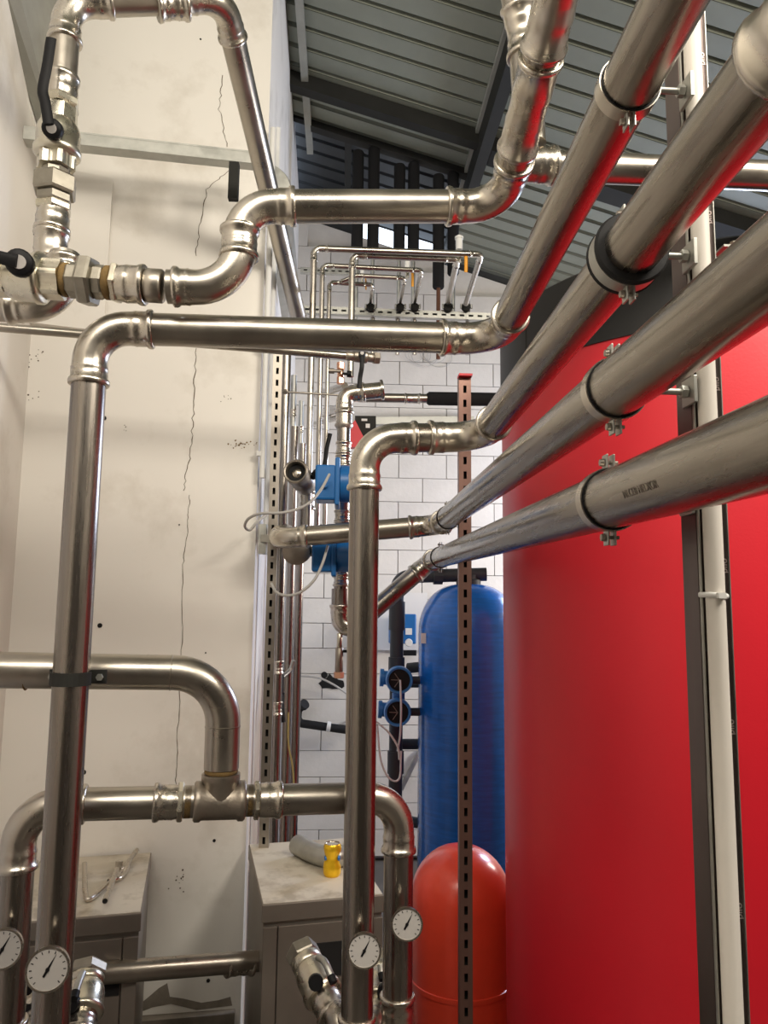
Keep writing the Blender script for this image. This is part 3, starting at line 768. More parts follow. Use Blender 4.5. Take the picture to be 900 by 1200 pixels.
# ================================================================== CABINETS
ZT = 2.0 - .93
u = V((math.cos(math.radians(11)), math.sin(math.radians(11)), 0)); v = V((-u.y, u.x, 0))
def cabinet(FL, wd, dep, lab, strip_left=True):
    FL = V((FL.x, FL.y, 0)); g = thing('boiler_cabinet', lab, 'cabinet', FL + V((0, 0, .36)))
    zb = .36; ax = (u, v, V((0, 0, 1)))
    c = FL + u * wd / 2 + v * dep / 2
    obj('body', MB().box(c + v * .004 + V((0, 0, (zb + ZT - .055) / 2)), (wd - .006, dep - .008, ZT - .055 - zb), ax), CABM, g, bevel=.002)
    obj('lid', MB().box(c + V((0, 0, ZT - .028)), (wd + .004, dep + .004, .054), ax), CABM, g, bevel=.003)
    obj('lid_top', MB().box(c + V((0, 0, ZT - .001)), (wd - .004, dep - .004, .003), ax), CABT, g)
    hh = ZT - .066 - zb; sw = .045
    z_ = zb + hh / 2
    xs = ((.003, sw), (sw + .004, wd - .003)) if strip_left else ((.003, wd - sw - .004), (wd - sw, wd - .003))
    for xa, xb in xs:
        obj('front_panel', MB().box(FL + u * (xa + xb) / 2 - v * .004 + V((0, 0, z_)), (xb - xa, .010, hh), ax), CABM, g, bevel=.0015)
    return g, FL
FL2 = PZ(308, 1060, ZT)
g2, f2 = cabinet(FL2, .385, .60, 'grey steel cabinet in the centre with a can on top')
FR1 = PZ(165, 1069, ZT)
g1, f1 = cabinet(FR1 - u * .38, .38, .56, 'grey steel cabinet at left with loose pipe pieces on top', strip_left=False)
# dark openings the valves come out of
q = f2 + u * .17 - v * .0095 ; zz = P(385, 1125, q.y).z
obj('opening', MB().box(q + u * .03 + V((0, 0, zz)), (.17, .006, .10), (u, v, V((0, 0, 1)))), DARK, g2)
q = f1 + u * .26 - v * .0095
obj('opening', MB().box(q + V((0, 0, P(92, 1150, q.y).z)), (.14, .006, .09), (u, v, V((0, 0, 1)))), DARK, g1)
# flanged service valves at the cabinets
def svc(p0, p1, lab, lev):
    g = thing('service_valve', lab, 'valve', p0); d = (p1 - p0)
    L = d.length
    e = stack(g, p0, d, [('hex_nut', L * .16, .047, 'hex', UNION), ('valve_collar', L * .14, .044, 'cyl', BRASS), ('valve_body', L * .42, .050, 'ball', BRASS), ('press_socket', L * .28, .039, 'sock', FIT)])
    e2 = e + d.normalized() * .12 + V((0.03, -.0, -.25))
    obj('pipe', MB().sweep(spline([e - d.normalized() * .02, e + d.normalized() * .05, e2], 6), .036, 24), STEEL, g)
    h = p0.lerp(p1, .42); ax_ = V(lev[0]).normalized()
    obj('stem', MB().lathe(h, ax_, [(0, .016), (.065, .016), (.065, .02), (.085, .02)], 14), BLACK, g)
    obj('lever', MB().sweep(spline([V(t_) for t_ in lev[1]], 5), .009, 10), GALV, g)
    obj('lever_cap', MB().lathe(lev[1][-1], V(lev[1][-1]) - V(lev[1][-2]), [(-.012, .0105), (.006, .0105)], 14), BLACK, g)
svc(P(352, 1112, 2.28), P(392, 1192, 2.10), 'brass service valve coming out of the centre cabinet', ((.1, -1, .25), [P(373, 1122, 2.09), P(381, 1128, 2.05), P(390, 1149, 2.02)]))
svc(P(104, 1132, 2.12), P(90, 1215, 1.98), 'brass service valve between the left risers and cabinet door', ((-.1, -1, .2), [P(97, 1140, 1.98), P(92, 1152, 1.95), P(87, 1168, 1.92)]))
svc(P(52, 1150, 2.2), P(40, 1215, 2.0), 'brass service valve half hidden behind the left thermometer', ((-.1, -1, .2), [P(38, 1150, 2.06), P(34, 1156, 2.05), P(33, 1160, 2.03)]))
svc(P(448, 1122, 2.33), P(442, 1200, 2.16), 'brass service valve between the middle riser and the short riser', ((.1, -1, .2), [P(446, 1130, 2.2), P(447, 1140, 2.19), P(448, 1146, 2.18)]))
# things on the cabinets
g = thing('pipe_bend', 'loose grey pipe bend lying on the centre cabinet', 'pipe', PZ(370, 1000, ZT))
z_ = ZT + .036
pp = [PZ(349, 990, z_), PZ(362, 997, z_), PZ(378, 1003, z_), PZ(396, 1004, z_), PZ(412, 998, z_)]
sp = spline(pp, 6); obj('bend', MB().sweep(sp, [.037] * 3 + [.035] * (len(sp) - 3), 24), GALV, g)
dE = (sp[0] - sp[1]).normalized(); obj('bore', MB().lathe(sp[0], dE, [(-.002, .031), (.0015, .031)], 24), DARK, g)
cp = PZ(389, 1026, ZT); g = thing('drink_can', 'crushed yellow drink can standing on the centre cabinet', 'can', cp)
mb = MB(); seg = 28; prof = [(0, .8), (.004, .9), (.012, 1), (.032, 1.0), (.045, .9), (.058, .8), (.072, .86), (.086, 1), (.098, .98), (.106, .84), (.108, .8)]
base = 0
for h, k_ in prof:
    for k in range(seg):
        a = 2 * PI * k / seg; dent = 1 - .16 * math.exp(-((h - .055) / .018) ** 2) * max(0, math.sin(a * 1.0 + 2.2)) + .03 * math.sin(3 * a + h * 90) * (1 if .02 < h < .09 else 0)
        mb.v.append(cp + V((math.cos(a) * .031 * k_ * dent, math.sin(a) * .031 * k_ * dent, h)))
for i in range(len(prof) - 1):
    for k in range(seg): mb.face([i * seg + k, i * seg + (k + 1) % seg, (i + 1) * seg + (k + 1) % seg, (i + 1) * seg + k], True)
mb.face(list(range(seg))[::-1]); obj('can_wall', mb, CAN, g)
obj('can_lid', MB().lathe(cp + V((0, 0, .1045)), (0, 0, 1), [(0, .0255), (.0035, .0262), (.0035, .024), (.001, .0235)], 28), FIT, g)
obj('can_base', MB().lathe(cp, (0, 0, 1), [(0, .024), (.004, .0275)], 28), FIT, g)
for sgn in (-1, 1):
    q = cp + V((sgn * .0255, -.0085, .060)); obj('printed_patch', MB().lathe(q, V((sgn * .95, -.3, 0)), [(-.004, .009), (.0002, .008), (.0006, .005)], 16), CANB, g)
def offcut(pts, r, lab):
    g = thing('pipe_offcut', lab, 'pipe', pts[0]); s_ = spline(pts, 6)
    obj('tube', MB().sweep(s_, r, 16), FIT, g)
    for e_, f_ in ((s_[0], s_[1]), (s_[-1], s_[-2])):
        obj('bore', MB().lathe(e_, e_ - f_, [(-.002, r * .8), (.0008, r * .8)], 14), DARK, g)
z_ = ZT + .010
offcut([PZ(98, 1031, z_) + V((0, 0, .05)), PZ(100, 1050, z_) + V((0, 0, .006)), PZ(106, 1053, z_), PZ(125, 1038, z_), PZ(140, 1024, z_), PZ(147, 1018, z_)], .0085, 'thin steel offcut with an upturned end on the left cabinet')
z_ = ZT + .028
offcut([PZ(123, 1056, z_), PZ(128, 1043, z_), PZ(137, 1019, z_)], .0085, 'straight steel offcut lying across the others on the left cabinet')
z_ = ZT + .010
offcut([PZ(127, 1033, z_ + .0), PZ(140, 1029, z_), PZ(147, 1022, z_), PZ(152, 1012, z_) + V((0, 0, .012)), PZ(160, 1003, z_) + V((0, 0, .02))], .0085, 'bent steel offcut pointing away at the back of the left cabinet')
g = thing('pipe_offcut', 'short knurled nut fitting at the back of the left cabinet', 'fitting', PZ(139, 1018, ZT))
obj('nut', MB().lathe(PZ(139, 1020, ZT), (0, .1, 1), [(0, .016), (.012, .016), (.014, .013), (.03, .013)], 8, False), FIT, g)
# low pipe between the cabinets
g = thing('steel_pipe', 'low horizontal pipe running between the two cabinets', 'pipe', P(160, 1137, 2.42))
a = P(120, 1140, 2.38); b = P(330, 1124, 2.62)
obj('pipe', MB().sweep([a, b], .031, 24), STEEL, g); coupling(g, P(265, 1131, 2.545), b - a, .031, .09)

# ================================================================== THIN PIPES, VALVES, CABLES
# thin crossing pipe with a valve
g = thing('thin_pipe', 'thin horizontal pipe passing just under the long crossbar', 'pipe', P(0, 384, 2.35))
a = P(-120, 374, 2.28); b = P(408, 417, 2.62); dk = (b - a).normalized()
obj('pipe', MB().sweep([a, b], .0145, 18), STEEL, g); coupling(g, P(370, 414, 2.597), dk, .0145, .05)
g = thing('ball_valve', 'small ball valve with a hanging black lever and plug below the crossbar', 'valve', b)
stack(g, b - dk * .01, dk, [('valve_end', .03, .017, 'cyl', CAST), ('valve_body', .05, .021, 'ball', CAST), ('valve_end', .025, .017, 'cyl', CAST), ('end_plug', .022, .023, 'hex', CAST)])
hub = P(424, 419, 2.61); lever(g, hub, (0, -1, 0), [P(424, 418, 2.56), P(424, 430, 2.555), P(422, 442, 2.56), P(421, 455, 2.56)], .008, knob=.013, klen=.045)
# thin pressed pipes climbing to the rail
def thin(pl, r, lab, Rb=None):
    g = thing('thin_pipe', lab, 'pipe', pl[-1] if pl[-1].z < pl[0].z else pl[0])
    run(g, pl, r, Rb or r * 2.2, m=STEEL, sl=r * 2.4, seg=18); return g
def riser(px, pyt, Y, r, pr, pyr, Yr, pe, pye, Ye, lab, zb=None):
    tp = P(px, pyt, Y); zb = zb if zb is not None else P(px, 622, Y).z; bt_ = V((tp.x, tp.y, zb)); return thin([bt_, tp, P(pr, pyr, Yr), P(pe, pye, Ye)], r, lab)
riser(368, 291, 3.25, .0145, 564, 298, 3.40, 546, 356, 3.88, 'thin riser with the topmost and longest bend, leftmost of the cluster')
riser(378, 311, 3.45, .0125, 494, 317, 3.55, 486, 354, 3.93, 'thin riser with the second bend, ending left of the yellow lever')
riser(386, 331, 3.62, .0115, 436, 334, 3.68, 434, 354, 3.93, 'thin riser with the lowest bend of the left three')
rt3 = riser(413, 299, 3.32, .0155, 536, 304, 3.42, 525, 354, 3.90, 'thin riser standing alone right of the left three', zb=P(413, 440, 3.3).z)
thin([P(400, 330, 3.6), P(418, 323, 3.6), P(474, 326, 3.66), P(469, 354, 3.93)], .0115, 'short thin pipe between the second and lowest bends')
for i, (px, r) in enumerate(((546, .0145), (486, .0125), (434, .0115), (525, .0155), (469, .0115))):
    t = ('behind the far right bend', 'behind the middle bend', 'behind the leftmost bend', 'behind the second bend from right', 'behind the small inner bend')[i]
    c0 = P(px, 360, 3.935)
    g = thing('pipe_clamp', 'little dark rail clamp ' + t, 'clamp', c0, None)
    obj('band', MB().lathe(c0 - V((0, .012, 0)), (0, 1, -.2), [(0, r + .001), (0, r + .010), (.02, r + .010), (.02, r + .001)], 20), BEAM, g)
    for s_ in (-1, 1): obj('bolt', MB().lathe(c0 + V((s_ * (r + .014), -.012, 0)), (0, 0, 1), [(-.012, .006), (.012, .006)], 8), GALV, g)
for i, (px, pb) in enumerate(((548, 400), (519, 402), (486, 402), (466, 401), (437, 400))):
    c0 = P(px, 364, 3.99); e = P(px - 3, 428, 4.0)
    tag(obj('drop_pipe', MB().sweep([c0, V((c0.x, 4.0, e.z + .06))], .012, 12), STEEL if i != 1 else RUSTY), 'thin drop pipe below the slotted rail, ' + ('rightmost', 'rusty second from right', 'third from right', 'fourth from right', 'leftmost')[i], 'pipe')
# air vents with orange levers
for i, (px, py, Y) in enumerate(((538, 283, 3.42), (477, 307, 3.58), (424, 318, 3.7))):
    g = thing('air_vent', ('white topped air vent with orange lever, rightmost and highest', 'white topped air vent with orange lever in the middle', 'small air vent with orange lever at left of the three')[i], 'valve', P(px, py, Y))
    sc = (1, .8, .6)[i]
    obj('vent_cap', MB().lathe(P(px, py + 10 * sc, Y), (0, 0, 1), [(0, .017 * sc), (.055 * sc, .017 * sc), (.056 * sc, .021 * sc), (.066 * sc, .021 * sc), (.067 * sc, .008 * sc), (.075 * sc, .008 * sc)], 16), PANELW, g)
    obj('vent_stem', MB().lathe(P(px, py + 24 * sc, Y), (0, 0, 1), [(0, .012 * sc), (.055 * sc, .012 * sc)], 12), BRASS, g)
    obj('lever', MB().sweep(spline([P(px + 6 * sc, py + 12 * sc, Y - .03), P(px + 8 * sc, py + 18 * sc, Y - .035), P(px + 8 * sc, py + 36 * sc, Y - .03)], 4), .008 * sc, 8, flat=.5), ORANGE, g)
# black insulated pipes hanging from the roof
for i, (px, pt, pb) in enumerate(((420, 178, 292), (438.5, 174, 294), (468.5, 194, 300), (485, 192, 300), (514, 206, 338), (531, 203, 322))):
    Y = 4.9; a = P(px, pt, Y); b = P(px, pb, Y); b.x = a.x
    nm = ('first', 'second', 'third', 'fourth', 'fifth', 'last')[i]
    g = thing('insulated_pipe', nm + ' from the left of the black insulated pipes hanging under the roof', 'pipe', b, 'black insulated pipes under the roof')
    obj('insulation', MB().lathe(b, (0, 0, 1), [(0, .034), (.01, .040), (a.z - b.z - .01, .040), (a.z - b.z, .034)], 20), FOAM, g)
    obj('pipe', MB().lathe(b - V((0, 0, .5)), (0, 0, 1), [(0, .014), (.52, .014)], 12), RUSTY if i == 4 else GALV, g)
# wire coil
g = MB()
for k in range(6):
    c0 = P(486 + k * 6, 412 + random.uniform(-2, 2), 6.09); rr = .08 + .014 * (k % 3)
    g.sweep([c0 + V((math.cos(t_ / 24 * 2 * PI) * rr, .01 * k, math.sin(t_ / 24 * 2 * PI) * rr * .8 - .02)) for t_ in range(25)], .0022, 6)
tag(obj('wire_coil', g, CABLE), 'coil of thin grey wire hanging beneath the crossbar', 'wire')
# circulation line at the back: grey pipe then black insulation
g = thing('insulated_pipe', 'horizontal pipe whose right half wears black insulation', 'pipe', P(440, 468, 4.1))
a = P(420, 466, 4.1); b = P(500, 467, 4.1); c0 = P(640, 469, 4.1)
obj('pipe', MB().sweep([a, b], .026, 18), STEEL, g); coupling(g, P(474, 467, 4.1), b - a, .026, .09)
dI = (c0 - b).normalized(); L = (c0 - b).length
obj('insulation', MB().lathe(b, dI, [(0, .028), (.012, .038), (L, .038)], 24), FOAM, g)
tag(obj('cable_tray', MB().bar(P(425, 494, 6.1), P(555, 493, 6.1), .065, .06), GALV), 'thin dark tray line on the block wall behind the middle elbow', 'tray')
g = thing('control_box', 'black control box with small white labels and a red side', 'box', P(425, 500, 3.9))
obj('case', MB().bar(P(428, 490, 3.9), P(428, 520, 3.9), .11, .10, (0, -1, 0)), BEAM, g)
obj('side_cover', MB().prism([P(416, 492, 3.82), P(432, 524, 3.82), P(410, 524, 3.82), P(410, 500, 3.82)], (0, .05, 0)), RED, g)
obj('label', MB().box(P(427, 492, 3.845), (.03, .002, .012)), PANELW, g); obj('label', MB().box(P(431, 499, 3.845), (.022, .002, .022)), PANELW, g)
# open-ended elbow fitting and its vertical line through the blue meters
g = thing('vertical_line', 'vertical pipe topped by an open-ended elbow and carrying the blue meters', 'pipe', D0)
ve = P(403, 462, 3.2); vb = V((P(403, 500, 3.2).x, 3.2, P(403, 547, 3.2).z)); ve.x = vb.x
run(g, [V((vb.x, 3.2, P(403, 497, 3.2).z)), ve, P(449, 457, 3.2)], .036, .045, m=FIT, sl=.05)
q = P(446, 457, 3.2); obj('socket_mouth', MB().lathe(q, P(449, 457, 3.2) - ve, [(0, .036), (.0, .043), (.008, .045), (.012, .043)]), FIT, g)
obj('band', MB().lathe(V((vb.x, 3.2, P(403, 497, 3.2).z)), (0, 0, -1), [(0, .039), (.008, .041), (.02, .033)]), STRUT, g)
obj('pipe', MB().sweep([V((vb.x, 3.2, P(403, 497, 3.2).z)), V((vb.x, 3.2, P(403, 694, 3.2).z))], .030, 22), STEELV, g)
for py in (518, 533, 598, 672): coupling(g, V((vb.x, 3.2, P(403, py, 3.2).z)), (0, 0, -1), .030, .055)
for py in (634, 645, 656): obj('copper_nut', MB().lathe(V((vb.x, 3.2, P(403, py, 3.2).z)), (0, 0, -1), [(0, .033), (.018, .033)], 6, False), BRASS, g)
g = thing('air_vent', 'copper air vent between the small valve and the open elbow', 'valve', P(400, 445, 3.1))
stack(g, P(399, 450, 3.15), (0, 0, 1), [('vent_base', .03, .017, 'hex', COPPER), ('vent_tube', .035, .014, 'cyl', COPPER), ('vent_top', .03, .018, 'hex', COPPER)])
obj('side_tap', MB().lathe(P(400, 435, 3.12), (-1, 0, 0), [(0, .007), (.03, .007), (.03, .012), (.055, .012)], 8), CAST, g)
obj('side_knob', MB().lathe(P(401, 438, 3.12), (1, 0, 0), [(0, .006), (.02, .006), (.02, .014), (.04, .014)], 10), BLACK, g)
def meter(px, py, Y, lab, sc=1.0):
    c0 = P(px, py, Y); g = thing('flow_meter', lab, 'meter', c0)
    obj('housing', MB().lathe(c0 + V((.02, 0, 0)), (1, 0, 0), [(0, .07 * sc), (.004, .075 * sc), (.10, .075 * sc), (.11, .06 * sc)], 32), BLUEP, g)
    obj('flange', MB().box(c0 + V((.012, 0, 0)), (.02, .16 * sc, .19 * sc)), BLUEP, g, bevel=.006)
    obj('box', MB().box(c0 + V((-.035, -.01, -.005)), (.08, .13 * sc, .14 * sc)), BLUEP, g, bevel=.008)
    obj('gland', MB().lathe(c0 + V((-.035, -.075 * sc, -.02)), (0, -1, 0), [(0, .010), (.018, .010)], 10), BLUEP, g)
meter(392, 567, 3.0, 'upper blue flow meter beside the black lever')
meter(388, 651, 3.04, 'lower blue flow meter half behind the third pipe', .9)
def cable(name, pts, r, m, lab, cat='cable'): return tag(obj(name, MB().sweep(spline(pts, 8), r, 8), m), lab, cat)
cable('grey_cable', [P(386, 556, 2.88), P(376, 574, 2.80), P(364, 588, 2.74), P(350, 596, 2.72), P(330, 601, 2.70), P(305, 602, 2.72), P(291, 608, 2.80), P(287, 617, 2.86), P(293, 621, 2.9), P(301, 612, 2.9), P(312, 603, 2.95)], .0055, CABLE, 'grey cable looping left from the upper blue meter')
cable('grey_cable', [P(384, 640, 2.9), P(378, 660, 2.86), P(368, 680, 2.84), P(352, 694, 2.84), P(336, 698, 2.86), P(324, 694, 2.9), P(318, 684, 2.95)], .0055, CABLE, 'grey cable hanging in a curve from the lower blue meter')
# open socket valve pointing at the camera
g = thing('open_valve', 'open-mouthed ball valve pointing at the camera with a raised black lever', 'valve', P(352, 560, 3.2))
o0 = P(346, 552, 3.05); o1 = P(362, 572, 3.3); dO = (o1 - o0).normalized()
mb = MB().lathe(o0, dO, [(.06, .036), (.002, .042), (0, .047), (.004, .052), (.05, .052), (.055, .046), (.11, .046), (.115, .05), (.19, .05), (.2, .04)], 30)
obj('valve_body', mb, CAST, g); obj('bore', MB().lathe(o0 + dO * .03, dO, [(0, .038), (.002, .038)], 24), DARK, g)
obj('ball', MB().lathe(o0 + dO * .028, -dO, [(0, .02), (.004, .017), (.006, .005)], 20), FIT, g)
lever(g, P(367, 560, 3.15), (0.3, -.8, .3), [P(366, 556, 3.1), P(374, 550, 3.08), P(380, 545, 3.08), P(383, 525, 3.08), P(387, 508, 3.08)], .009, knob=.016, klen=.05)
g = thing('strainer', 'dark round strainer body below the third pipe elbow', 'valve', P(352, 650, 3.1))
obj('body', MB().lathe(P(350, 641, 3.12), P(346, 648, 3.0) - P(350, 641, 3.12), [(0, .05), (.06, .06), (.07, .055), (.10, .055), (.11, .03)], 24), CAST, g)
obj('side_port', MB().lathe(P(358, 646, 3.1), (1, 0, 0), [(0, .024), (.05, .024), (.05, .03), (.07, .03)], 6, False), CAST, g)
# vertical pipes standing behind the left slotted channel
def vp(px, pt, pb, Y, r, m, lab, beads=()):
    a = P(px, (pt + pb) / 2, Y); zt = P(px, pt, Y).z; zb_ = max(.0, P(px, pb, Y).z) if pb < 600 and pt < 430 or 600 < pb < 700 else 0.0
    g = thing('vertical_pipe', lab, 'pipe', V((a.x, Y, zb_)))
    obj('pipe', MB().sweep([V((a.x, Y, zb_)), V((a.x, Y, zt))], r, 22), m, g)
    for py in beads: coupling(g, V((a.x, Y, P(px, py, Y).z)), (0, 0, -1), r, r * 2.6)
vp(328, 400, 985, 3.30, .022, STEELV, 'shiny vertical pipe right behind the holed channel', (774, 822))
vp(339, 500, 985, 3.7, .020, STEELV, 'slim vertical pipe second from the holed channel')
vp(349, 520, 985, 3.9, .021, STEELV, 'slim vertical pipe nearest the block wall left edge')
vp(359, 560, 640, 3.35, .034, STEELV, 'thick short vertical pipe under the open-mouthed valve', (575,))
vp(343, 440, 560, 4.3, .018, GALV, 'far grey vertical pipe above the open-mouthed valve', (480,))
vp(352, 470, 560, 4.5, .016, GALV, 'farthest grey vertical pipe above the open-mouthed valve', (500,))
# white conduits on the side wall
for i, (px, Y) in enumerate(((306, 3.06), (313, 3.2))):
    a = P(px + 6 - i, 415, Y); b = V((a.x, Y, P(px, 650 if i else 560, Y).z))
    g = thing('white_conduit', ('outer white conduit at the corner of the whitewashed wall', 'inner white conduit on the whitewashed side wall')[i], 'conduit', b)
    obj('conduit', MB().sweep([b, V((a.x, Y, P(px, 150, Y).z))], .0125, 16), PANELW, g)
    for z_ in (b.z + .1, b.z + .55, b.z + 1.1): obj('clip', MB().box((a.x - .01, Y, z_), (.035, .02, .02)), PANELW, g, bevel=.002)
g = thing('wall_bracket', 'small galvanised bracket holding the third pipe to the side wall', 'bracket', P(311, 632, 3.05))
obj('plate', MB().box(P(308, 632, 3.06), (.03, .04, .12)), GALV, g); obj('arm', MB().bar(P(308, 631, 3.05), P(330, 632, 3.0), .03, .03), GALV, g)
g = thing('tie_rod', 'thin threaded rod crossing the three thin risers', 'rod', P(333, 458, 3.1))
obj('rod', MB().sweep([P(330, 459, 3.1), P(396, 463, 3.15)], .0045, 8), STRUT, g)
obj('nut', MB().lathe(P(334, 459, 3.1), (1, 0, 0), [(-.006, .011), (.008, .011)], 6, False), STRUT, g)
# dim pipework behind the thin risers
for i, (p0, p1, r) in enumerate(((P(372, 463, 4.4), P(404, 452, 4.1), .022), (P(380, 484, 4.4), P(406, 476, 4.1), .024), (P(368, 497, 4.5), P(408, 486, 4.2), .016))):
    g = thing('branch_pipe', ('upper', 'middle', 'lowest')[i] + ' of the dim short pipes rising behind the thin risers', 'pipe', p0)
    obj('pipe', MB().sweep([p0, p1], r, 16), STEEL, g); coupling(g, p0, p1 - p0, r, .08)
# duct emerging from the side wall
g = thing('round_duct', 'galvanised round duct mouth high on the side wall', 'duct', P(312, 222, 3.12))
c0 = P(306, 222, 3.12)
obj('duct', MB().lathe(c0, (-.02, 1, 0), [(0, .118), (0, .128), (.008, .132), (.016, .126), (.03, .130), (.04, .126), (.06, .130), (.07, .126), (1.6, .126)], 48), GALV, g)
# filter manifold left of the blue tank
g = thing('plastic_riser', 'dark grey plastic pipe climbing from the blue valves to the blue tank', 'pipe', P(465, 960, 4.3))
a = P(461, 985, 4.3); b = P(467, 676, 4.3); a.x = P(464, 850, 4.3).x; b.x = a.x; a.z = .0
run(g, [a, b, P(570, 673, 4.25)], .038, .07, m=PVC, fm=PVC, sl=.05, press=False)
for py, hh in ((705, .16), (770, .1), (880, .12)): 
    obj('coupling', MB().lathe(V((a.x, 4.3, P(465, py, 4.3).z)), (0, 0, -1), [(0, .046), (hh, .046)], 24), PVC, g)
obj('union', MB().lathe(P(508, 675, 4.27), (1, 0, 0), [(0, .05), (.05, .05)], 10, False), PVC, g)
for i, (px, py) in enumerate(((468, 797), (466, 835))):
    c0 = P(px, py, 4.12); g = thing('round_valve', ('upper', 'lower')[i] + ' blue-rimmed round valve with a dark face', 'valve', c0)
    obj('rim', MB().lathe(c0, (0, 1, 0), [(0, .058), (-.01, .060), (-.012, .070), (.0, .074), (.04, .074), (.06, .06), (.2, .045)], 32), BLUEL, g)
    obj('face', MB().lathe(c0 - V((0, .0, 0)), (0, 1, 0), [(-.001, .0575), (.003, .0575)], 32), DARK, g)
    mb = MB()
    for a_ in (2.2, 3.1, 4.1): mb.bar(c0 + V((0, -.002, 0)), c0 + V((math.cos(a_) * .045, -.002, math.sin(a_) * .045)), .004, .002, (0, 1, 0))
    obj('spokes', mb, STRUT, g)
    obj('side_body', MB().lathe(c0 + V((0, .09, 0)), (-1, 0, .05), [(0, .04), (.08, .038), (.08, .048), (.10, .048)], 20), BLUEL, g)
    obj('side_port', MB().lathe(c0 + V((.0, .1, -.01)), (1, 0, 0), [(0, .022), (.16, .022)], 16), PVC, g)
obj('link_body', MB().lathe(P(467, 812, 4.2), (0, 0, -1), [(0, .035), (.05, .035)], 16), BLUEL, g)
for i, pts in enumerate(([P(469, 797, 4.1), P(470, 830, 4.05), P(469, 860, 4.08), P(466, 880, 4.12)], [P(441, 846, 4.1), P(455, 858, 4.08), P(466, 875, 4.1), P(468, 890, 4.12)],
                         [P(442, 850, 4.12), P(446, 890, 4.1), P(456, 912, 4.1), P(468, 912, 4.12), P(470, 880, 4.12)])):
    cable('white_cable', pts, .0055, WCABLE, ('white cable dropping straight from the upper round valve', 'white cable slanting in from behind the middle riser', 'white cable hanging in a U below the round valves')[i])
g = thing('filter_controller', 'small blue controller with a round dial on the wall behind the plastic pipe', 'controller', P(472, 736, 5.9))
c0 = P(472, 737, 5.9)
obj('backplate', MB().box(P(470, 728, 6.1), (.42, .02, .46)), PANELW, g); obj('case', MB().box(c0 + V((0, .05, 0)), (.21, .12, .23)), BLUEP, g, bevel=.01)
obj('knob', MB().lathe(P(479, 753, 5.88), (0, -1, 0), [(0, .03), (.02, .026)], 20), PANELW, g)
obj('window', MB().box(P(479, 740, 5.885), (.05, .004, .05)), PANELW, g); obj('plug', MB().box(P(480, 765, 5.9), (.1, .06, .04)), BLACK, g)
for i, (p0, p1) in enumerate(((P(478, 783, 4.4), P(500, 781, 4.35)), (P(474, 803, 4.4), P(500, 803, 4.35)), (P(470, 872, 4.4), P(496, 872, 4.4)), (P(476, 962, 4.4), P(500, 966, 4.4)))):
    tag(obj('hose_stub', MB().sweep([p0, p1], .03 if i != 1 else .014, 12), PVC), ('first', 'second, thinner', 'third', 'lowest')[i] + ' black stub between the plastic riser and blue tank', 'pipe')
tag(obj('brace_bar', MB().bar(P(470, 925, 6.12), P(492, 880, 6.12), .045, .03), GALV), 'flat grey brace slanting beside the blue tank', 'bar')
# black drain pipe on the block wall
g = thing('drain_pipe', 'black plastic drain pipe low on the block wall', 'pipe', P(350, 845, 5.9))
run(g, [P(350, 826, 6.0), P(348, 847, 6.0), P(425, 858, 6.0)], .032, .05, m=RUBBER, fm=RUBBER, press=False, sl=.03)
obj('branch', MB().lathe(P(349, 832, 6.0), P(356, 826, 5.95) - P(349, 832, 6.0), [(0, .032), (.07, .032), (.07, .04), (.10, .04)], 16), RUBBER, g)
obj('clip', MB().lathe(P(383, 851, 6.0), (1, 0, -.15), [(0, .034), (0, .038), (.03, .038), (.03, .034)], 16), PANELW, g)
cable('grey_cable', [P(345, 792, 6.05), P(372, 794, 6.02), P(392, 803, 6.05), P(408, 814, 6.1)], .008, CABLE, 'grey cable crossing the knocked hole in the block wall')
cable('grey_cable', [P(388, 850, 6.1), P(398, 848, 6.12), P(410, 844, 6.12)], .008, CABLE, 'short grey cable end above the black drain pipe')
g = thing('small_tap', 'black handled tap on the slim vertical pipes', 'valve', P(330, 810, 3.5))
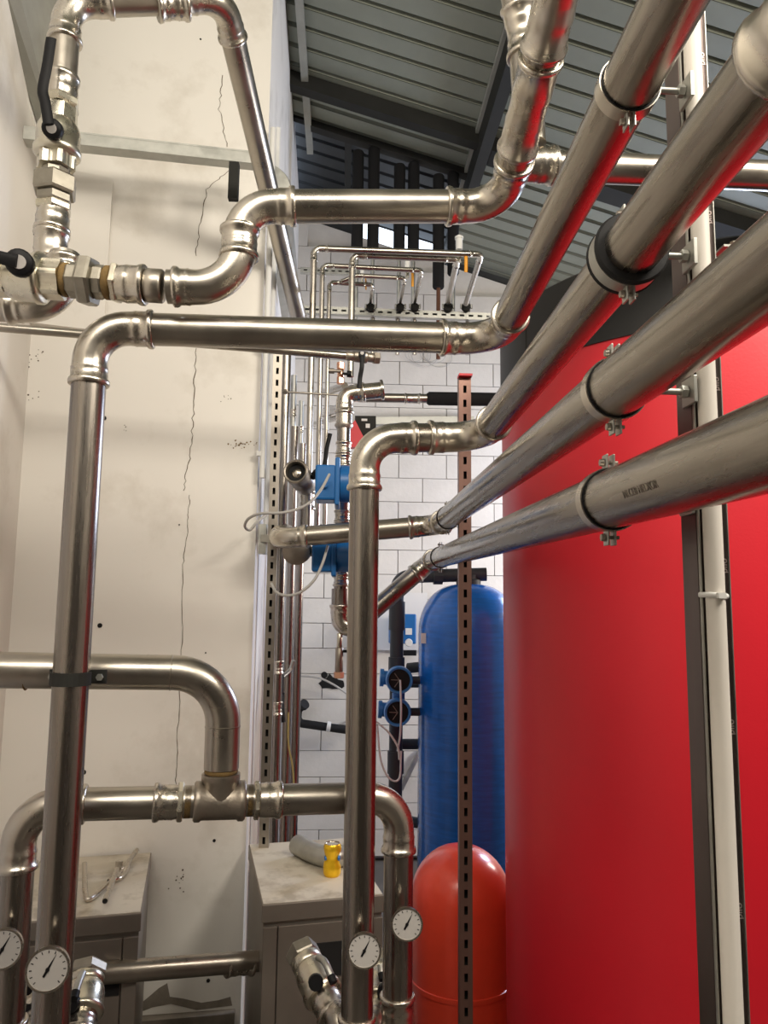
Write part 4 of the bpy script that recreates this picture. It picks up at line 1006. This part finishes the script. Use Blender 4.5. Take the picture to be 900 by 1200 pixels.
obj('body', MB().lathe(P(330, 785, 3.45), (0, 0, -1), [(0, .012), (.1, .012), (.1, .016), (.14, .016)], 10), BLACK, g)
obj('handle', MB().sweep([P(329, 815, 3.42), P(330, 846, 3.42)], [.012, .018], 12), BLACK, g)
obj('arm', MB().sweep(spline([P(329, 795, 3.45), P(340, 785, 3.5), P(344, 774, 3.5)], 4), .010, 10), GALV, g)
cable('yellow_cable', [P(338, 835, 3.6), P(338, 870, 3.6), P(343, 900, 3.6), P(345, 930, 3.6)], .004, mat('yellow_sleeve', (.5, .42, .15), .5), 'thin yellowish cable hanging beside the slim pipes')
# ceiling lamps (outside the frame) that light the room
for i, (loc, sx, sy) in enumerate((((0.95, -0.5, 4.25), 1.3, .12), ((-1.0, -2.2, 4.35), 1.4, .3))):
    g = thing('batten_lamp', ('batten lamp under the roof behind the camera at right', 'batten lamp under the roof behind the camera at left')[i], 'lamp', loc)
    obj('housing', MB().box(V(loc) + V((0, 0, .04)), (sx, sy, .05)), PANELW, g)

# ------------------------------------------------------------------ repeats share a group phrase
GROUPS = {'steel_pipe': 'large stainless pipe runs', 'pipe_clamp': 'pipe clamps', 'thin_pipe': 'thin stainless pipes', 'ball_valve': 'ball valves with black levers',
          'service_valve': 'service valves at the cabinets', 'boiler_cabinet': 'grey cabinets', 'flow_meter': 'blue flow meters', 'pipe_offcut': 'offcuts on the left cabinet',
          'perforated_channel': 'slotted steel channels', 'perforated_rail': 'slotted rails', 'vertical_pipe': 'vertical pipes by the side wall', 'drop_pipe': 'drop pipes below the slotted rail',
          'air_vent': 'air vents', 'round_valve': 'round blue valves', 'white_conduit': 'white conduits', 'white_cable': 'white cables at the round valves', 'grey_cable': 'grey cables',
          'branch_pipe': 'dim short pipes', 'hose_stub': 'black stubs', 'roof_beam': 'roof beams', 'roof_purlin': 'roof purlins', 'insulated_pipe': 'insulated pipes'}
for o in bpy.data.objects:
    if o.parent is None and 'category' in o and 'group' not in o:
        g_ = GROUPS.get(o.name.split('.')[0])
        if g_: o['group'] = g_
